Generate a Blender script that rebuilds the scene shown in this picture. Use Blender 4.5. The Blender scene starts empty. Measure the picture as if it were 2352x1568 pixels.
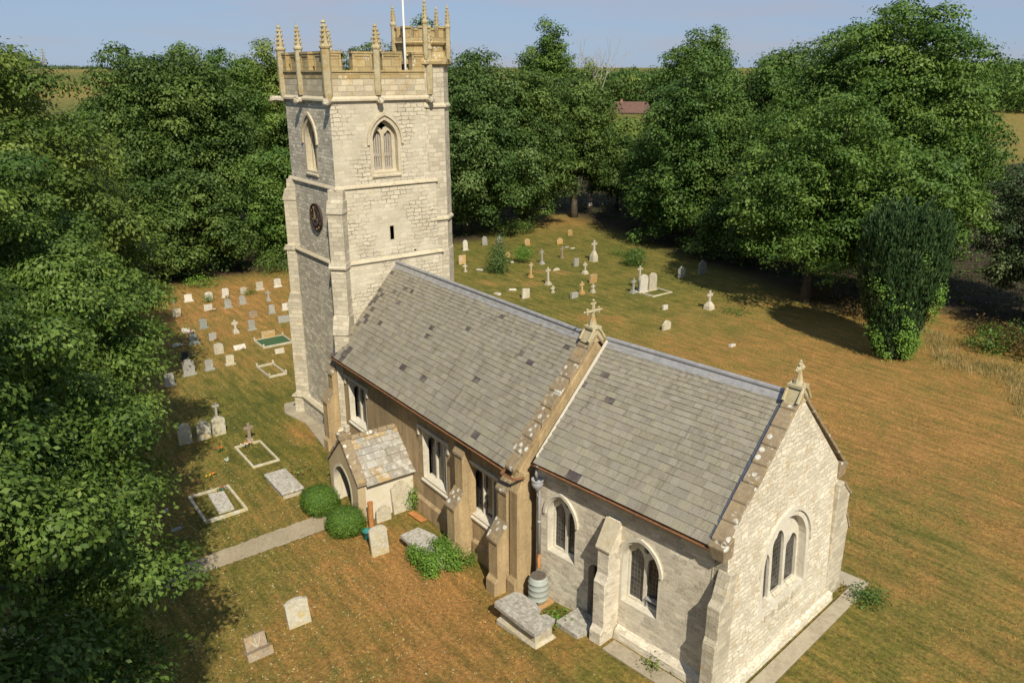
import bpy, math, random
import numpy as np
from mathutils import Vector, Matrix
from mathutils.geometry import tessellate_polygon
S = bpy.context.scene
COL = S.collection
R = math.radians
# ------------------------------------------------------------------ camera
cam_d = bpy.data.cameras.new('camera'); cam = bpy.data.objects.new('camera', cam_d); COL.objects.link(cam)
def set_camera(loc, yaw, pitch, roll, fpx):
    y, p, r = R(yaw), R(pitch), R(roll)
    fw = Vector((math.cos(y)*math.cos(p), math.sin(y)*math.cos(p), -math.sin(p)))
    ri = fw.cross(Vector((0, 0, 1))).normalized(); up = ri.cross(fw)
    r2 = ri*math.cos(r)+up*math.sin(r); u2 = -ri*math.sin(r)+up*math.cos(r)
    m = Matrix((r2, u2, -fw)).transposed().to_4x4(); m.translation = loc
    cam.matrix_world = m
    cam_d.sensor_width = 36; cam_d.lens = fpx*36/2352; cam_d.clip_start = .1; cam_d.clip_end = 20000
set_camera((31.759, -16.731, 16.556), 143.692, 18.68, -0.137, 1830.7)
S.camera = cam
# ------------------------------------------------------------------ sky and sun
SUN_EL, SUN_AZ = 43.0, -21.0          # azimuth of the sun measured from +X towards +Y
w = bpy.data.worlds.new('World'); S.world = w; w.use_nodes = True
nt = w.node_tree; bg = nt.nodes['Background']
sky = nt.nodes.new('ShaderNodeTexSky'); sky.sky_type = 'NISHITA'; sky.sun_disc = False
sky.sun_elevation = R(SUN_EL); sky.sun_rotation = R(90-SUN_AZ); sky.altitude = 60
sky.air_density = 1.0; sky.dust_density = .35; sky.ozone_density = 2.2
tc = nt.nodes.new('ShaderNodeTexCoord'); mp = nt.nodes.new('ShaderNodeMapping'); mp.inputs['Scale'].default_value = (2.0, 2.0, 22)
nz = nt.nodes.new('ShaderNodeTexNoise'); nz.inputs['Scale'].default_value = 1.6; nz.inputs['Detail'].default_value = 5
rp = nt.nodes.new('ShaderNodeValToRGB'); rp.color_ramp.elements[0].position = .45; rp.color_ramp.elements[1].position = .72
rp.color_ramp.elements[1].color = (.6, .6, .6, 1)
mx = nt.nodes.new('ShaderNodeMix'); mx.data_type = 'RGBA'; mx.inputs[7].default_value = (7.6, 7.1, 7.9, 1)
hs = nt.nodes.new('ShaderNodeHueSaturation'); hs.inputs['Saturation'].default_value = 1.0; hs.inputs['Value'].default_value = 1.0
tn = nt.nodes.new('ShaderNodeMix'); tn.data_type = 'RGBA'; tn.blend_type = 'MULTIPLY'; tn.inputs[0].default_value = 1; tn.inputs[7].default_value = (.88, .97, 1.15, 1)
nt.links.new(tc.outputs['Generated'], mp.inputs[0]); nt.links.new(mp.outputs[0], nz.inputs[0]); nt.links.new(nz.outputs[0], rp.inputs[0])
nt.links.new(sky.outputs[0], hs.inputs['Color']); nt.links.new(hs.outputs[0], tn.inputs[6])
m2 = nt.nodes.new('ShaderNodeMix'); m2.data_type = 'RGBA'; m2.inputs[0].default_value = .7; m2.inputs[7].default_value = (5.9, 7.9, 11.2, 1)
nt.links.new(tn.outputs[2], m2.inputs[6]); nt.links.new(m2.outputs[2], mx.inputs[6]); nt.links.new(rp.outputs[0], mx.inputs[0])
nt.links.new(mx.outputs[2], bg.inputs[0])
bg.inputs[1].default_value = .05
sd = bpy.data.lights.new('sun', 'SUN'); sd.energy = 4.6; sd.angle = R(.53); sd.color = (1, .92, .76)
so = bpy.data.objects.new('sun', sd); COL.objects.link(so)
sv = Vector((math.cos(R(SUN_EL))*math.cos(R(SUN_AZ)), math.cos(R(SUN_EL))*math.sin(R(SUN_AZ)), math.sin(R(SUN_EL))))
so.rotation_euler = sv.to_track_quat('Z', 'Y').to_euler(); so.location = (40, -20, 60)
S.view_settings.view_transform = 'Standard'; S.view_settings.look = 'None'; S.view_settings.exposure = .3; S.view_settings.gamma = 1
S.render.engine = 'CYCLES'
S.cycles.max_bounces = 5; S.cycles.diffuse_bounces = 3; S.cycles.transmission_bounces = 3; S.cycles.glossy_bounces = 2
# ------------------------------------------------------------------ helpers
def lin(h):
    h = h.lstrip('#'); c = [int(h[i:i+2], 16)/255 for i in (0, 2, 4)]
    return tuple((x/12.92 if x <= .04045 else ((x+.055)/1.055)**2.4) for x in c)
class MB:
    """collects faces; build() links them as ONE mesh object"""
    def __init__(s, tf=None): s.v = []; s.f = []; s.c = []; s.tf = tf
    def face(s, pts, c=(1, 1, 1)):
        i = len(s.v); s.v += [tuple(p) for p in pts]; s.f.append(tuple(range(i, i+len(pts)))); s.c.append(c)
    def box(s, x0, x1, y0, y1, z0, z1, c=(1, 1, 1)):
        s.hexa([(x0, y0, z0), (x1, y0, z0), (x1, y1, z0), (x0, y1, z0), (x0, y0, z1), (x1, y0, z1), (x1, y1, z1), (x0, y1, z1)], c)
    def hexa(s, p, c=(1, 1, 1)):
        i = len(s.v); s.v += [tuple(q) for q in p]
        for q in ((3, 2, 1, 0), (4, 5, 6, 7), (0, 1, 5, 4), (1, 2, 6, 5), (2, 3, 7, 6), (3, 0, 4, 7)):
            s.f.append(tuple(i+k for k in q)); s.c.append(c)
    def obox(s, cx, cy, cz, dx, dy, dz, rot=0, c=(1, 1, 1)):
        p = []
        for k in ((-1, -1, -1), (1, -1, -1), (1, 1, -1), (-1, 1, -1), (-1, -1, 1), (1, -1, 1), (1, 1, 1), (-1, 1, 1)):
            x, y = k[0]*dx/2, k[1]*dy/2
            p.append((cx+x*math.cos(rot)-y*math.sin(rot), cy+x*math.sin(rot)+y*math.cos(rot), cz+k[2]*dz/2))
        s.hexa(p, c)
    def loft(s, loops, cap=(1, 1), c=(1, 1, 1)):
        i = len(s.v); n = len(loops[0])
        for l in loops: s.v += [tuple(p) for p in l]
        for k in range(len(loops)-1):
            for j in range(n):
                a, b = i+k*n+j, i+k*n+(j+1) % n
                s.f.append((a, b, b+n, a+n)); s.c.append(c)
        if cap[0]: s.f.append(tuple(i+j for j in reversed(range(n)))); s.c.append(c)
        if cap[1]: s.f.append(tuple(i+(len(loops)-1)*n+j for j in range(n))); s.c.append(c)
    def prism(s, poly, z0, z1, c=(1, 1, 1)):
        s.loft([[(x, y, z0) for x, y in poly], [(x, y, z1) for x, y in poly]], c=c)
    def lathe(s, prof, cx=0, cy=0, n=12, ph=0, c=(1, 1, 1)):
        s.loft([[(cx+r*math.cos(ph+2*math.pi*k/n), cy+r*math.sin(ph+2*math.pi*k/n), z) for k in range(n)] for r, z in prof], c=c)
    def tube(s, pts, r, n=8, c=(1, 1, 1)):
        pts = [Vector(p) for p in pts]; rs = r if isinstance(r, (list, tuple)) else [r]*len(pts); loops = []
        for i, p in enumerate(pts):
            d = (pts[min(i+1, len(pts)-1)]-pts[max(i-1, 0)]).normalized()
            a = d.cross(Vector((0, 0, 1)))
            if a.length < .05: a = d.cross(Vector((1, 0, 0)))
            a.normalize(); b = d.cross(a)
            loops.append([p+(a*math.cos(2*math.pi*k/n)+b*math.sin(2*math.pi*k/n))*rs[i] for k in range(n)])
        s.loft(loops, c=c)
    def plate(s, outer, holes, m, d0, d1, c=(1, 1, 1), back=False, rim=True):
        """flat plate in 2-D (u,v) with holes; m(u,v,d) -> 3-D; front at depth d0, reveals to d1"""
        loops = [outer]+list(holes); flat = [q for l in loops for q in l]
        tris = tessellate_polygon([[Vector((q[0], q[1], 0)) for q in l] for l in loops])
        for t in tris:
            a, b, e = (flat[k] for k in t)
            if (b[0]-a[0])*(e[1]-a[1])-(b[1]-a[1])*(e[0]-a[0]) < 0: b, e = e, b
            s.face([m(a[0], a[1], d0), m(b[0], b[1], d0), m(e[0], e[1], d0)], c)
            if back: s.face([m(e[0], e[1], d1), m(b[0], b[1], d1), m(a[0], a[1], d1)], c)
        for l in (loops if rim else loops[1:]):
            for k in range(len(l)):
                p, q = l[k], l[(k+1) % len(l)]
                s.face([m(p[0], p[1], d0), m(p[0], p[1], d1), m(q[0], q[1], d1), m(q[0], q[1], d0)], c)
    def build(s, name, mat, parent=None, smooth=False, bevel=0, weld=False):
        v = s.v
        if s.tf: v = [s.tf(*p) for p in v]
        me = bpy.data.meshes.new(name); me.from_pydata(v, [], s.f)
        if mat: me.materials.append(mat)
        uv = me.uv_layers.new(name='UVMap'); buf = np.zeros(len(me.loops)*2, 'f')
        for p in me.polygons:
            n = p.normal
            if abs(n.z) > .97: t = Vector((1, 0, 0)); b = Vector((0, 1, 0))
            else:
                t = Vector((-n.y, n.x, 0)).normalized(); b = n.cross(t)
            for li in p.loop_indices:
                q = v[me.loops[li].vertex_index]
                buf[2*li] = q[0]*t.x+q[1]*t.y+q[2]*t.z; buf[2*li+1] = q[0]*b.x+q[1]*b.y+q[2]*b.z
        uv.data.foreach_set('uv', buf)
        at = me.color_attributes.new('Col', 'FLOAT_COLOR', 'CORNER')
        cb = np.ones((len(me.loops), 4), 'f'); k = 0
        for f, c in zip(s.f, s.c): cb[k:k+len(f), :3] = c; k += len(f)
        at.data.foreach_set('color', cb.ravel())
        if smooth: me.polygons.foreach_set('use_smooth', [True]*len(me.polygons))
        o = bpy.data.objects.new(name, me); COL.objects.link(o)
        if parent: o.parent = parent
        if bevel:
            md = o.modifiers.new('bevel', 'BEVEL'); md.width = bevel; md.segments = 1; md.limit_method = 'ANGLE'; md.angle_limit = R(35)
        return o
def tag(o, label, cat, group=None, kind=None):
    if label: o['label'] = label
    if cat: o['category'] = cat
    if group: o['group'] = group
    if kind: o['kind'] = kind
    return o
def empty(name, loc=(0, 0, 0), rz=0, label=None, cat=None, group=None):
    o = bpy.data.objects.new(name, None); COL.objects.link(o); o.location = loc; o.rotation_euler = (0, 0, rz); o.empty_display_size = .2
    return tag(o, label, cat, group)
def lab(o, t): o['label'] = t; return o
def sstep(a, b, x):
    t = min(1, max(0, (x-a)/(b-a))); return t*t*(3-2*t)
def gh(x, y): return .38*sstep(12.5, 18, x)*(1-sstep(12, 20, y))
# ------------------------------------------------------------------ materials
class NT:
    def __init__(s, name):
        s.m = bpy.data.materials.new(name); s.m.use_nodes = True; s.t = s.m.node_tree; s.b = s.t.nodes['Principled BSDF']
        s.b.inputs['Specular IOR Level'].default_value = .25; s.b.inputs['Roughness'].default_value = .9
    def n(s, typ, **k):
        o = s.t.nodes.new('ShaderNode'+typ)
        for a, v in k.items(): setattr(o, a, v)
        return o
    def l(s, a, b): s.t.links.new(a, b)
    def val(s, sock, v):
        if hasattr(v, 'is_linked') or hasattr(v, 'links'): s.l(v, sock)
        else: sock.default_value = v
    def coord(s, kind='UV', scale=(1, 1, 1), rot=(0, 0, 0)):
        tc = s.n('TexCoord'); m = s.n('Mapping'); m.inputs['Scale'].default_value = scale; m.inputs['Rotation'].default_value = rot
        if kind == 'World':
            g = s.n('NewGeometry'); s.l(g.outputs['Position'], m.inputs[0])
        else: s.l(tc.outputs[kind], m.inputs[0])
        return m.outputs[0]
    def noise(s, co, scale, detail=4, rough=.6, dist=0):
        o = s.n('TexNoise'); s.l(co, o.inputs['Vector']); o.inputs['Scale'].default_value = scale; o.inputs['Detail'].default_value = detail
        o.inputs['Roughness'].default_value = rough; o.inputs['Distortion'].default_value = dist; return o
    def ramp(s, f, a, b, ca=(0, 0, 0, 1), cb=(1, 1, 1, 1)):
        o = s.n('ValToRGB'); s.l(f, o.inputs[0]); e = o.color_ramp.elements; e[0].position = a; e[1].position = b
        e[0].color = ca if len(ca) == 4 else (*ca, 1); e[1].color = cb if len(cb) == 4 else (*cb, 1); return o.outputs[0]
    def mix(s, f, a, b, mode='MIX'):
        o = s.n('Mix', data_type='RGBA', blend_type=mode); s.val(o.inputs[0], f)
        for i, x in ((6, a), (7, b)):
            if isinstance(x, (tuple, list)): o.inputs[i].default_value = (*x[:3], 1)
            else: s.l(x, o.inputs[i])
        return o.outputs[2]
    def math(s, op, a, b=0.):
        o = s.n('Math', operation=op); s.val(o.inputs[0], a); s.val(o.inputs[1], b); return o.outputs[0]
    def vcol(s):
        o = s.n('Attribute'); o.attribute_name = 'Col'; return o.outputs['Color']
    def out(s, col, bump=None, strength=.5, dist=.02, rough=None):
        if isinstance(col, (tuple, list)): s.b.inputs['Base Color'].default_value = (*col[:3], 1)
        else: s.l(col, s.b.inputs['Base Color'])
        if rough is not None: s.b.inputs['Roughness'].default_value = rough
        if bump is not None:
            b = s.n('Bump'); b.inputs['Strength'].default_value = strength; b.inputs['Distance'].default_value = dist
            s.l(bump, b.inputs['Height']); s.l(b.outputs[0], s.b.inputs['Normal'])
        return s.m
def mul(c, k): return tuple(x*k for x in c)
def stone(name, base, dark, mortar, bw=.42, bh=.19, msize=.018, warp=.05, lich=0., lcol=(.45, .27, .07), white=0., mort_mix=.8, rough_b=.03, patch=.0, var=.35):
    """coursed stonework: bricks of uneven tone, joints, weather stains, lichen"""
    N = NT(name); co = N.coord('UV'); big = N.noise(co, .9, 6, .62); fine = N.noise(co, 14, 5, .7); med = N.noise(co, 3.2, 5, .65)
    wv = N.n('VectorMath', operation='MULTIPLY_ADD'); N.l(med.outputs['Color'], wv.inputs[0]); wv.inputs[1].default_value = (warp*2, warp*2, 0); N.l(co, wv.inputs[2])
    br = N.n('TexBrick'); N.l(wv.outputs[0], br.inputs['Vector']); br.offset = .43; br.squash = .8; br.squash_frequency = 3
    for k, v in (('Scale', 1.0), ('Mortar Size', msize), ('Mortar Smooth', .25), ('Brick Width', bw), ('Row Height', bh), ('Bias', 0.)): br.inputs[k].default_value = v
    br.inputs['Color1'].default_value = (0, 0, 0, 1); br.inputs['Color2'].default_value = (1, 1, 1, 1); br.inputs['Mortar'].default_value = (.5, .5, .5, 1)
    tone = N.ramp(br.outputs['Color'], 0, 1, (1-var,)*3, (1+var*.35,)*3)
    c = N.mix(N.ramp(big.outputs[0], .36, .66), base, dark)
    c = N.mix(1., c, tone, 'MULTIPLY')
    c = N.mix(N.ramp(fine.outputs[0], .38, .72, (0,)*4, (.55, .55, .55, 1)), c, mul(base, 1.18))
    mk = br.outputs['Fac']
    if patch:
        pn = N.noise(co, .55, 4, .6); mk = N.math('MULTIPLY', mk, N.ramp(pn.outputs[0], .47, .58, (1-patch,)*3, (1,)*3))
    c = N.mix(N.math('MULTIPLY', mk, mort_mix), c, mortar)
    if lich:
        ln = N.noise(co, 2.1, 6, .72); c = N.mix(N.math('MULTIPLY', N.ramp(ln.outputs[0], .62-lich*.3, .74-lich*.2), .85), c, lcol)
    if white:
        vo = N.n('TexVoronoi'); N.l(co, vo.inputs['Vector']); vo.inputs['Scale'].default_value = 5.5
        wn = N.noise(co, 1.4, 3); m = N.math('MULTIPLY', N.ramp(vo.outputs['Distance'], .2, .3, (1,)*3, (0,)*3), N.ramp(wn.outputs[0], .6-white*.3, .68-white*.25))
        m = N.math('MULTIPLY', m, N.ramp(fine.outputs[0], .35, .5)); c = N.mix(m, c, (.6, .58, .5))
    h = N.math('SUBTRACT', N.math('ADD', N.math('MULTIPLY', fine.outputs[0], .5), N.math('MULTIPLY', med.outputs[0], .5)), N.math('MULTIPLY', mk, .9))
    return N.out(c, h, .75, rough_b)
def rubble(name, base, dark, mortar, sc=3.4, asp=2.1, mort=.07, bumpd=.05, mix=.75, t0=.66, t1=1.14, flecks=0., warp=.22, bs=.9):
    N = NT(name); co = N.coord('UV', (1, asp, 1)); cu = N.coord('UV'); med = N.noise(cu, 2.6, 5, .65); fine = N.noise(cu, 17, 4, .7); big = N.noise(cu, .6, 4)
    wv = N.n('VectorMath', operation='MULTIPLY_ADD'); N.l(med.outputs['Color'], wv.inputs[0]); wv.inputs[1].default_value = (warp, warp*1.35, 0); N.l(co, wv.inputs[2])
    v = N.n('TexVoronoi', feature='DISTANCE_TO_EDGE'); N.l(wv.outputs[0], v.inputs['Vector']); v.inputs['Scale'].default_value = sc
    v2 = N.n('TexVoronoi'); N.l(wv.outputs[0], v2.inputs['Vector']); v2.inputs['Scale'].default_value = sc
    bw = N.n('RGBToBW'); N.l(v2.outputs['Color'], bw.inputs[0])
    mk = N.ramp(v.outputs['Distance'], mort*.35, mort, (1,)*3, (0,)*3)
    c = N.mix(N.ramp(big.outputs[0], .38, .64), base, dark); c = N.mix(1., c, N.ramp(bw.outputs[0], .2, .8, (t0,)*3, (t1,)*3), 'MULTIPLY')
    c = N.mix(N.ramp(fine.outputs[0], .4, .7, (0,)*3, (.5,)*3), c, mul(base, 1.2)); c = N.mix(N.math('MULTIPLY', mk, mix), c, mortar)
    if flecks:
        fk = N.noise(N.coord('UV', (1, 2.2, 1), (0, 0, R(28))), 5.5, 6, .78); c = N.mix(N.math('MULTIPLY', N.ramp(fk.outputs[0], .54, .68), flecks), c, mul(dark, .62))
    h = N.math('SUBTRACT', N.math('ADD', N.math('MULTIPLY', fine.outputs[0], .35), N.math('MULTIPLY', med.outputs[0], .6)), N.math('MULTIPLY', mk, .7))
    return N.out(c, h, bs, bumpd)
def mottled(name, base, dark, light=None, s1=1.2, s2=9, lich=None, lamt=.5, bump=.02, white=0., rough=.9, wsc=4., grain=40, streak=0.):
    """plain stone or render with blotches, optional coloured lichen and round white lichen"""
    N = NT(name); co = N.coord('Object'); a = N.noise(co, s1, 6, .65); b = N.noise(co, s2, 5, .7); g = N.noise(co, grain, 3, .7)
    c = N.mix(N.ramp(a.outputs[0], .36, .66), base, dark)
    c = N.mix(N.ramp(b.outputs[0], .42, .7, (0,)*3, (.7,)*3), c, light or mul(base, 1.3))
    if streak:
        sn = N.noise(N.coord('Object', (1.6, 1.6, .16)), 1.8, 5, .7); c = N.mix(1., c, N.ramp(sn.outputs[0], .36, .62, (1.06,)*3, (1-streak,)*3), 'MULTIPLY')
    if lich:
        n = N.noise(co, s1*2.3, 6, .75); c = N.mix(N.math('MULTIPLY', N.ramp(n.outputs[0], .64-lamt*.3, .74-lamt*.25), .9), c, lich)
    if white:
        vo = N.n('TexVoronoi'); N.l(co, vo.inputs['Vector']); vo.inputs['Scale'].default_value = wsc
        m = N.math('MULTIPLY', N.ramp(vo.outputs['Distance'], .3, .38, (1,)*3, (0,)*3), N.ramp(a.outputs[0], .62-white*.3, .66-white*.25))
        c = N.mix(N.math('MULTIPLY', m, N.ramp(b.outputs[0], .34, .46)), c, (.58, .56, .49))
    h = N.math('ADD', N.math('MULTIPLY', b.outputs[0], .6), N.math('MULTIPLY', g.outputs[0], .4))
    return N.out(c, h, .7, bump, rough)
def plain(name, c, rough=.6, metal=0., var=.25, sc=6):
    N = NT(name); n = N.noise(N.coord('Object'), sc, 5, .65); N.b.inputs['Metallic'].default_value = metal
    return N.out(N.mix(N.ramp(n.outputs[0], .3, .7), mul(c, 1-var), mul(c, 1+var)), n.outputs[0], .2, .01, rough)
M = {}
M['tower'] = stone('tower_stone', (.575, .52, .40), (.47, .42, .315), (.19, .15, .10), .40, .175, .015, .13, lich=.08, patch=.9, lcol=(.48, .36, .16), var=.2, rough_b=.04)
M['tower_s'] = stone('tower_rubble', (.70, .63, .495), (.50, .445, .345), (.30, .255, .19), .34, .15, .018, .17, var=.5, mort_mix=.6, rough_b=.02)
M['turret'] = stone('turret_stone', (.55, .49, .37), (.44, .39, .29), (.33, .28, .20), .46, .2, .013, .09, lich=.05, mort_mix=.5, patch=.5, rough_b=.035)
M['parapet'] = stone('parapet_stone', (.46, .37, .20), (.36, .265, .12), (.22, .15, .08), .6, .3, .012, .05, lich=.40, lcol=(.40, .265, .09), white=.35, mort_mix=.5, rough_b=.04)
M['parapet_low'] = stone('parapet_low_stone', (.55, .48, .34), (.42, .35, .24), (.30, .24, .16), .5, .24, .012, .05, lich=.3, lcol=(.42, .27, .08), mort_mix=.5)
M['trim'] = mottled('dressed_stone', (.52, .455, .325), (.40, .34, .235), (.60, .54, .41), 1.2, 8, lich=(.40, .29, .11), lamt=.22, bump=.03)
M['trim_white'] = mottled('limewashed_stone', (.60, .56, .46), (.47, .42, .32), (.68, .65, .57), 1.5, 9, lich=(.42, .33, .19), lamt=.12, bump=.02)
M['lichen'] = mottled('lichen_stone', (.27, .205, .125), (.19, .14, .085), (.36, .295, .20), 1.3, 8, lich=(.38, .26, .09), lamt=.28, white=.5, wsc=4.4)
M['pinn'] = mottled('pinnacle_stone', (.42, .37, .23), (.32, .25, .12), (.5, .45, .33), 1.6, 9, lich=(.36, .21, .05), lamt=.35)
M['rubble_e'] = stone('gable_limewash', (.72, .66, .525), (.60, .535, .405), (.42, .355, .25), .34, .145, .016, .19, lich=.34, lcol=(.50, .39, .235), var=.3, mort_mix=.7, rough_b=.045, patch=.45)
M['rubble_s'] = stone('chancel_rubble', (.68, .61, .485), (.52, .455, .345), (.66, .60, .48), .33, .135, .016, .17, lich=.1, lcol=(.36, .27, .16), var=.42, mort_mix=.55, rough_b=.022)
M['render'] = mottled('pebble_render', (.44, .32, .175), (.34, .24, .13), (.52, .40, .24), .9, 11, lich=(.24, .175, .10), lamt=.28, bump=.035, grain=38, streak=.3)
M['butt'] = mottled('rendered_buttress', (.46, .335, .175), (.36, .255, .13), (.54, .42, .25), 1.3, 10, lich=(.29, .21, .12), lamt=.25, bump=.035, grain=38, streak=.28)
M['porch_wall'] = mottled('porch_render', (.47, .37, .225), (.38, .29, .17), (.54, .44, .29), .8, 16, bump=.015)
M['limewash'] = mottled('porch_limewash', (.62, .57, .45), (.54, .47, .33), (.68, .64, .54), .6, 5, lich=(.46, .36, .20), lamt=.1, bump=.01)
M['lead'] = plain('lead_sheet', (.31, .305, .305), .55, .2, .2, 5)
M['leadd'] = plain('dark_lead', (.10, .11, .14), .6, .2, .25, 5)
M['iron'] = plain('rusty_gutter', (.20, .095, .045), .8, 0, .35, 9)
M['ironb'] = plain('black_iron', (.02, .02, .022), .6, 0, .2, 9)
M['greypipe'] = plain('grey_pipe', (.33, .33, .34), .45, .0, .15, 4)
M['orange'] = plain('orange_clay', (.42, .19, .065), .8, 0, .25, 8)
M['mortar'] = plain('white_mortar', (.46, .42, .34), .9, 0, .1, 8)
M['wood'] = mottled('weathered_louvre', (.36, .32, .27), (.27, .23, .19), (.44, .40, .35), 2.2, 12, bump=.01)
M['red'] = plain('red_door_paint', (.22, .03, .02), .6, 0, .25, 5)
M['white'] = plain('white_paint', (.8, .8, .78), .4, 0, .05, 4)
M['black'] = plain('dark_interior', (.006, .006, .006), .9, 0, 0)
M['doorw'] = plain('old_oak', (.035, .03, .028), .7, 0, .3, 8)
def glass_mat():
    N = NT('leaded_glass'); co = N.coord('UV', (1, 1, 1), (0, 0, R(45))); br = N.n('TexBrick'); N.l(N.coord('UV'), br.inputs['Vector']); br.offset = 0
    for k, v in (('Scale', 1.0), ('Mortar Size', .008), ('Brick Width', .11), ('Row Height', .16)): br.inputs[k].default_value = v
    br.inputs['Color1'].default_value = (.012, .012, .013, 1); br.inputs['Color2'].default_value = (.05, .045, .045, 1); br.inputs['Mortar'].default_value = (.12, .115, .105, 1)
    N.b.inputs['Specular IOR Level'].default_value = .5
    return N.out(br.outputs['Color'], br.outputs['Fac'], .3, .006, .22)
M['glass'] = glass_mat()
def slate_mat(name, k=1., white=0.):
    N = NT(name); co = N.coord('UV'); c = N.vcol(); n1 = N.noise(co, 2.4, 5, .7); n2 = N.noise(co, 22, 4, .7); ns = N.noise(N.coord('UV', (2.6, .45, 1)), 1.7, 5, .65)
    c = N.mix(1., c, N.ramp(n2.outputs[0], .3, .7, (.75,)*3, (1.2,)*3), 'MULTIPLY')
    c = N.mix(N.ramp(n1.outputs[0], .45, .72, (0,)*3, (.6,)*3), c, (.29, .265, .20))
    c = N.mix(N.ramp(ns.outputs[0], .53, .68, (0,)*3, (.55,)*3), c, (.095, .072, .048))
    if white:
        vo = N.noise(co, 3.1, 6, .72); c = N.mix(N.ramp(vo.outputs[0], .50, .60, (0,)*3, (.8,)*3), c, (.50, .475, .42)); vo2 = N.noise(co, 1.9, 5, .7); c = N.mix(N.ramp(vo2.outputs[0], .6, .7, (0,)*3, (.7,)*3), c, (.36, .25, .10))
    return N.out(c, n2.outputs[0], .5, .012, .85)
M['slate'] = slate_mat('roof_slates'); M['slab'] = slate_mat('porch_stone_slabs', 1, 1)
# ================================================================== THE CHURCH
TH = R(7.403); PX, PY = 13.492, .34
def chf(a, b, z): return (PX+a*math.cos(TH)-b*math.sin(TH), PY+a*math.sin(TH)+b*math.cos(TH), z)
rnd = random.Random(7)
church = empty('church', (0, 0, 0), 0, 'old stone parish church with grey slate roofs and a battlemented west tower', 'church')
def arch(cu, hw, sill, spring, apex, g=0, n=9):
    hw += g; sill -= g; rise = max(apex-spring+g*1.15, hw*1.001); Rr = (hw*hw+rise*rise)/(2*hw); t = math.acos((Rr-hw)/Rr)
    pr = [(cu+hw-Rr+Rr*math.cos(t*k/n), spring+Rr*math.sin(t*k/n)) for k in range(n+1)]
    pl = [(2*cu-x, y) for x, y in reversed(pr[:-1])]
    return [(cu-hw, sill), (cu+hw, sill)]+pr+pl
def rect(u0, u1, v0, v1, g=0): return [(u0-g, v0-g), (u1+g, v0-g), (u1+g, v1+g), (u0-g, v1+g)]
def cusped(cu, hw, sill, spring, rise, n=14):
    """lancet light with a cusped trefoil head"""
    p = [(cu-hw, sill), (cu+hw, sill), (cu+hw, spring)]
    for k in range(1, n):
        t = math.pi*k/n; m = 1-.22*abs(math.cos(1.5*t+math.pi/2*0))**6*(1 if .2 < k/n < .8 else 0)
        p.append((cu+hw*math.cos(t)*m, spring+rise*math.sin(t)*m))
    return p+[(cu-hw, spring)]
def band(mb, m, pin, pout, d0, d1, c=(1, 1, 1)):
    for k in range(len(pin)-1):
        a, b, e, f = pin[k], pin[k+1], pout[k+1], pout[k]
        mb.hexa([m(*a, d1), m(*b, d1), m(*e, d1), m(*f, d1), m(*a, d0), m(*b, d0), m(*e, d0), m(*f, d0)], c)
def prof(mb, pts, org, d, width, c=(1, 1, 1)):
    """side profile (l,z) pushed out along direction d from org and given a width"""
    dx, dy = d; n = math.hypot(dx, dy); dx /= n; dy /= n; px, py = -dy, dx
    mb.loft([[(org[0]+dx*l+px*s*width/2, org[1]+dy*l+py*s*width/2, z) for l, z in pts] for s in (-1, 1)], c=c)
def window(m, outer, jamb, lights, rec, mat, hood=None, glass=True, name='window', tf=None, sillc=None, bars=()):
    mb = MB(tf); mb.plate(jamb, [outer], m, -.004, rec); mb.plate(outer, lights, m, rec, rec+.11)
    if hood: band(mb, m, hood[0], hood[1], -.075, .02)
    for q in bars: mb.plate(q, [], m, rec-.035, rec+.05)
    w_ = mb.build(name, M[mat], church)
    if glass:
        g = MB(tf); g.plate(outer, [], m, rec+.085, rec+.09, rim=False); g.build('glass', M['glass'], w_)
    if sillc:
        s_ = MB(tf); u0, u1, v = sillc
        s_.hexa([m(u0, v-.16, -.06), m(u1, v-.16, -.06), m(u1, v-.16, rec), m(u0, v-.16, rec), m(u0, v-.09, -.07), m(u1, v-.09, -.07), m(u1, v+.1, rec), m(u0, v+.1, rec)])
        s_.build('sill', M[mat], w_)
    return w_
def top(pts): return pts[2:]            # arch without its sill points
# ---------------------------------------------------------------- tower
E0 = [(-.3, -.2, -5.28, .40, -3.12, 2.5), (1.05, 8.62, -5.0, .17, -2.81, 2.4), (8.62, 11.88, -4.9, .1, -2.67, 2.25), (11.88, 15.5, -4.8, 0, -2.62, 2.2)]
mb = MB(); ms = MB()
def stage(z0, z1, x0, x1, y0, y1, holeE=None, holeS=None):
    oE = [(y0, z0), (y1, z0), (y1, z1), (y0, z1)]; mb.plate(oE, holeE or [], lambda u, v, d: (x1-d, u, v), 0, .5, rim=False)
    mb.plate([(-y1, z0), (-y0, z0), (-y0, z1), (-y1, z1)], [], lambda u, v, d: (x0+d, -u, v), 0, .5, rim=False)
    mb.plate([(-x1, z0), (-x0, z0), (-x0, z1), (-x1, z1)], [], lambda u, v, d: (-u, y1-d, v), 0, .5, rim=False)
    ms.plate([(x0, z0), (x1, z0), (x1, z1), (x0, z1)], holeS or [], lambda u, v, d: (u, y0+d, v), 0, .5, rim=False)
    mb.face([(x0, y0, z1), (x1, y0, z1), (x1, y1, z1), (x0, y1, z1)])
stage(-.3, 1.02, -5.24, .40, -3.06, 2.5); stage(1.02, 8.62, -5.0, .17, -2.81, 2.4)
slit = rect(-.21, -.02, 9.45, 10.06); put = rect(.98, 1.10, 8.76, 8.86)
stage(8.62, 11.88, -4.9, .1, -2.67, 2.25, [slit, put])
bE = arch(-.17, .60, 12.42, 13.75, 14.62); bEj = arch(-.17, .60, 12.42, 13.75, 14.62, .15)
bS = arch(-2.3, .55, 12.42, 13.75, 14.62); bSj = arch(-2.3, .55, 12.42, 13.75, 14.62, .15)
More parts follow.
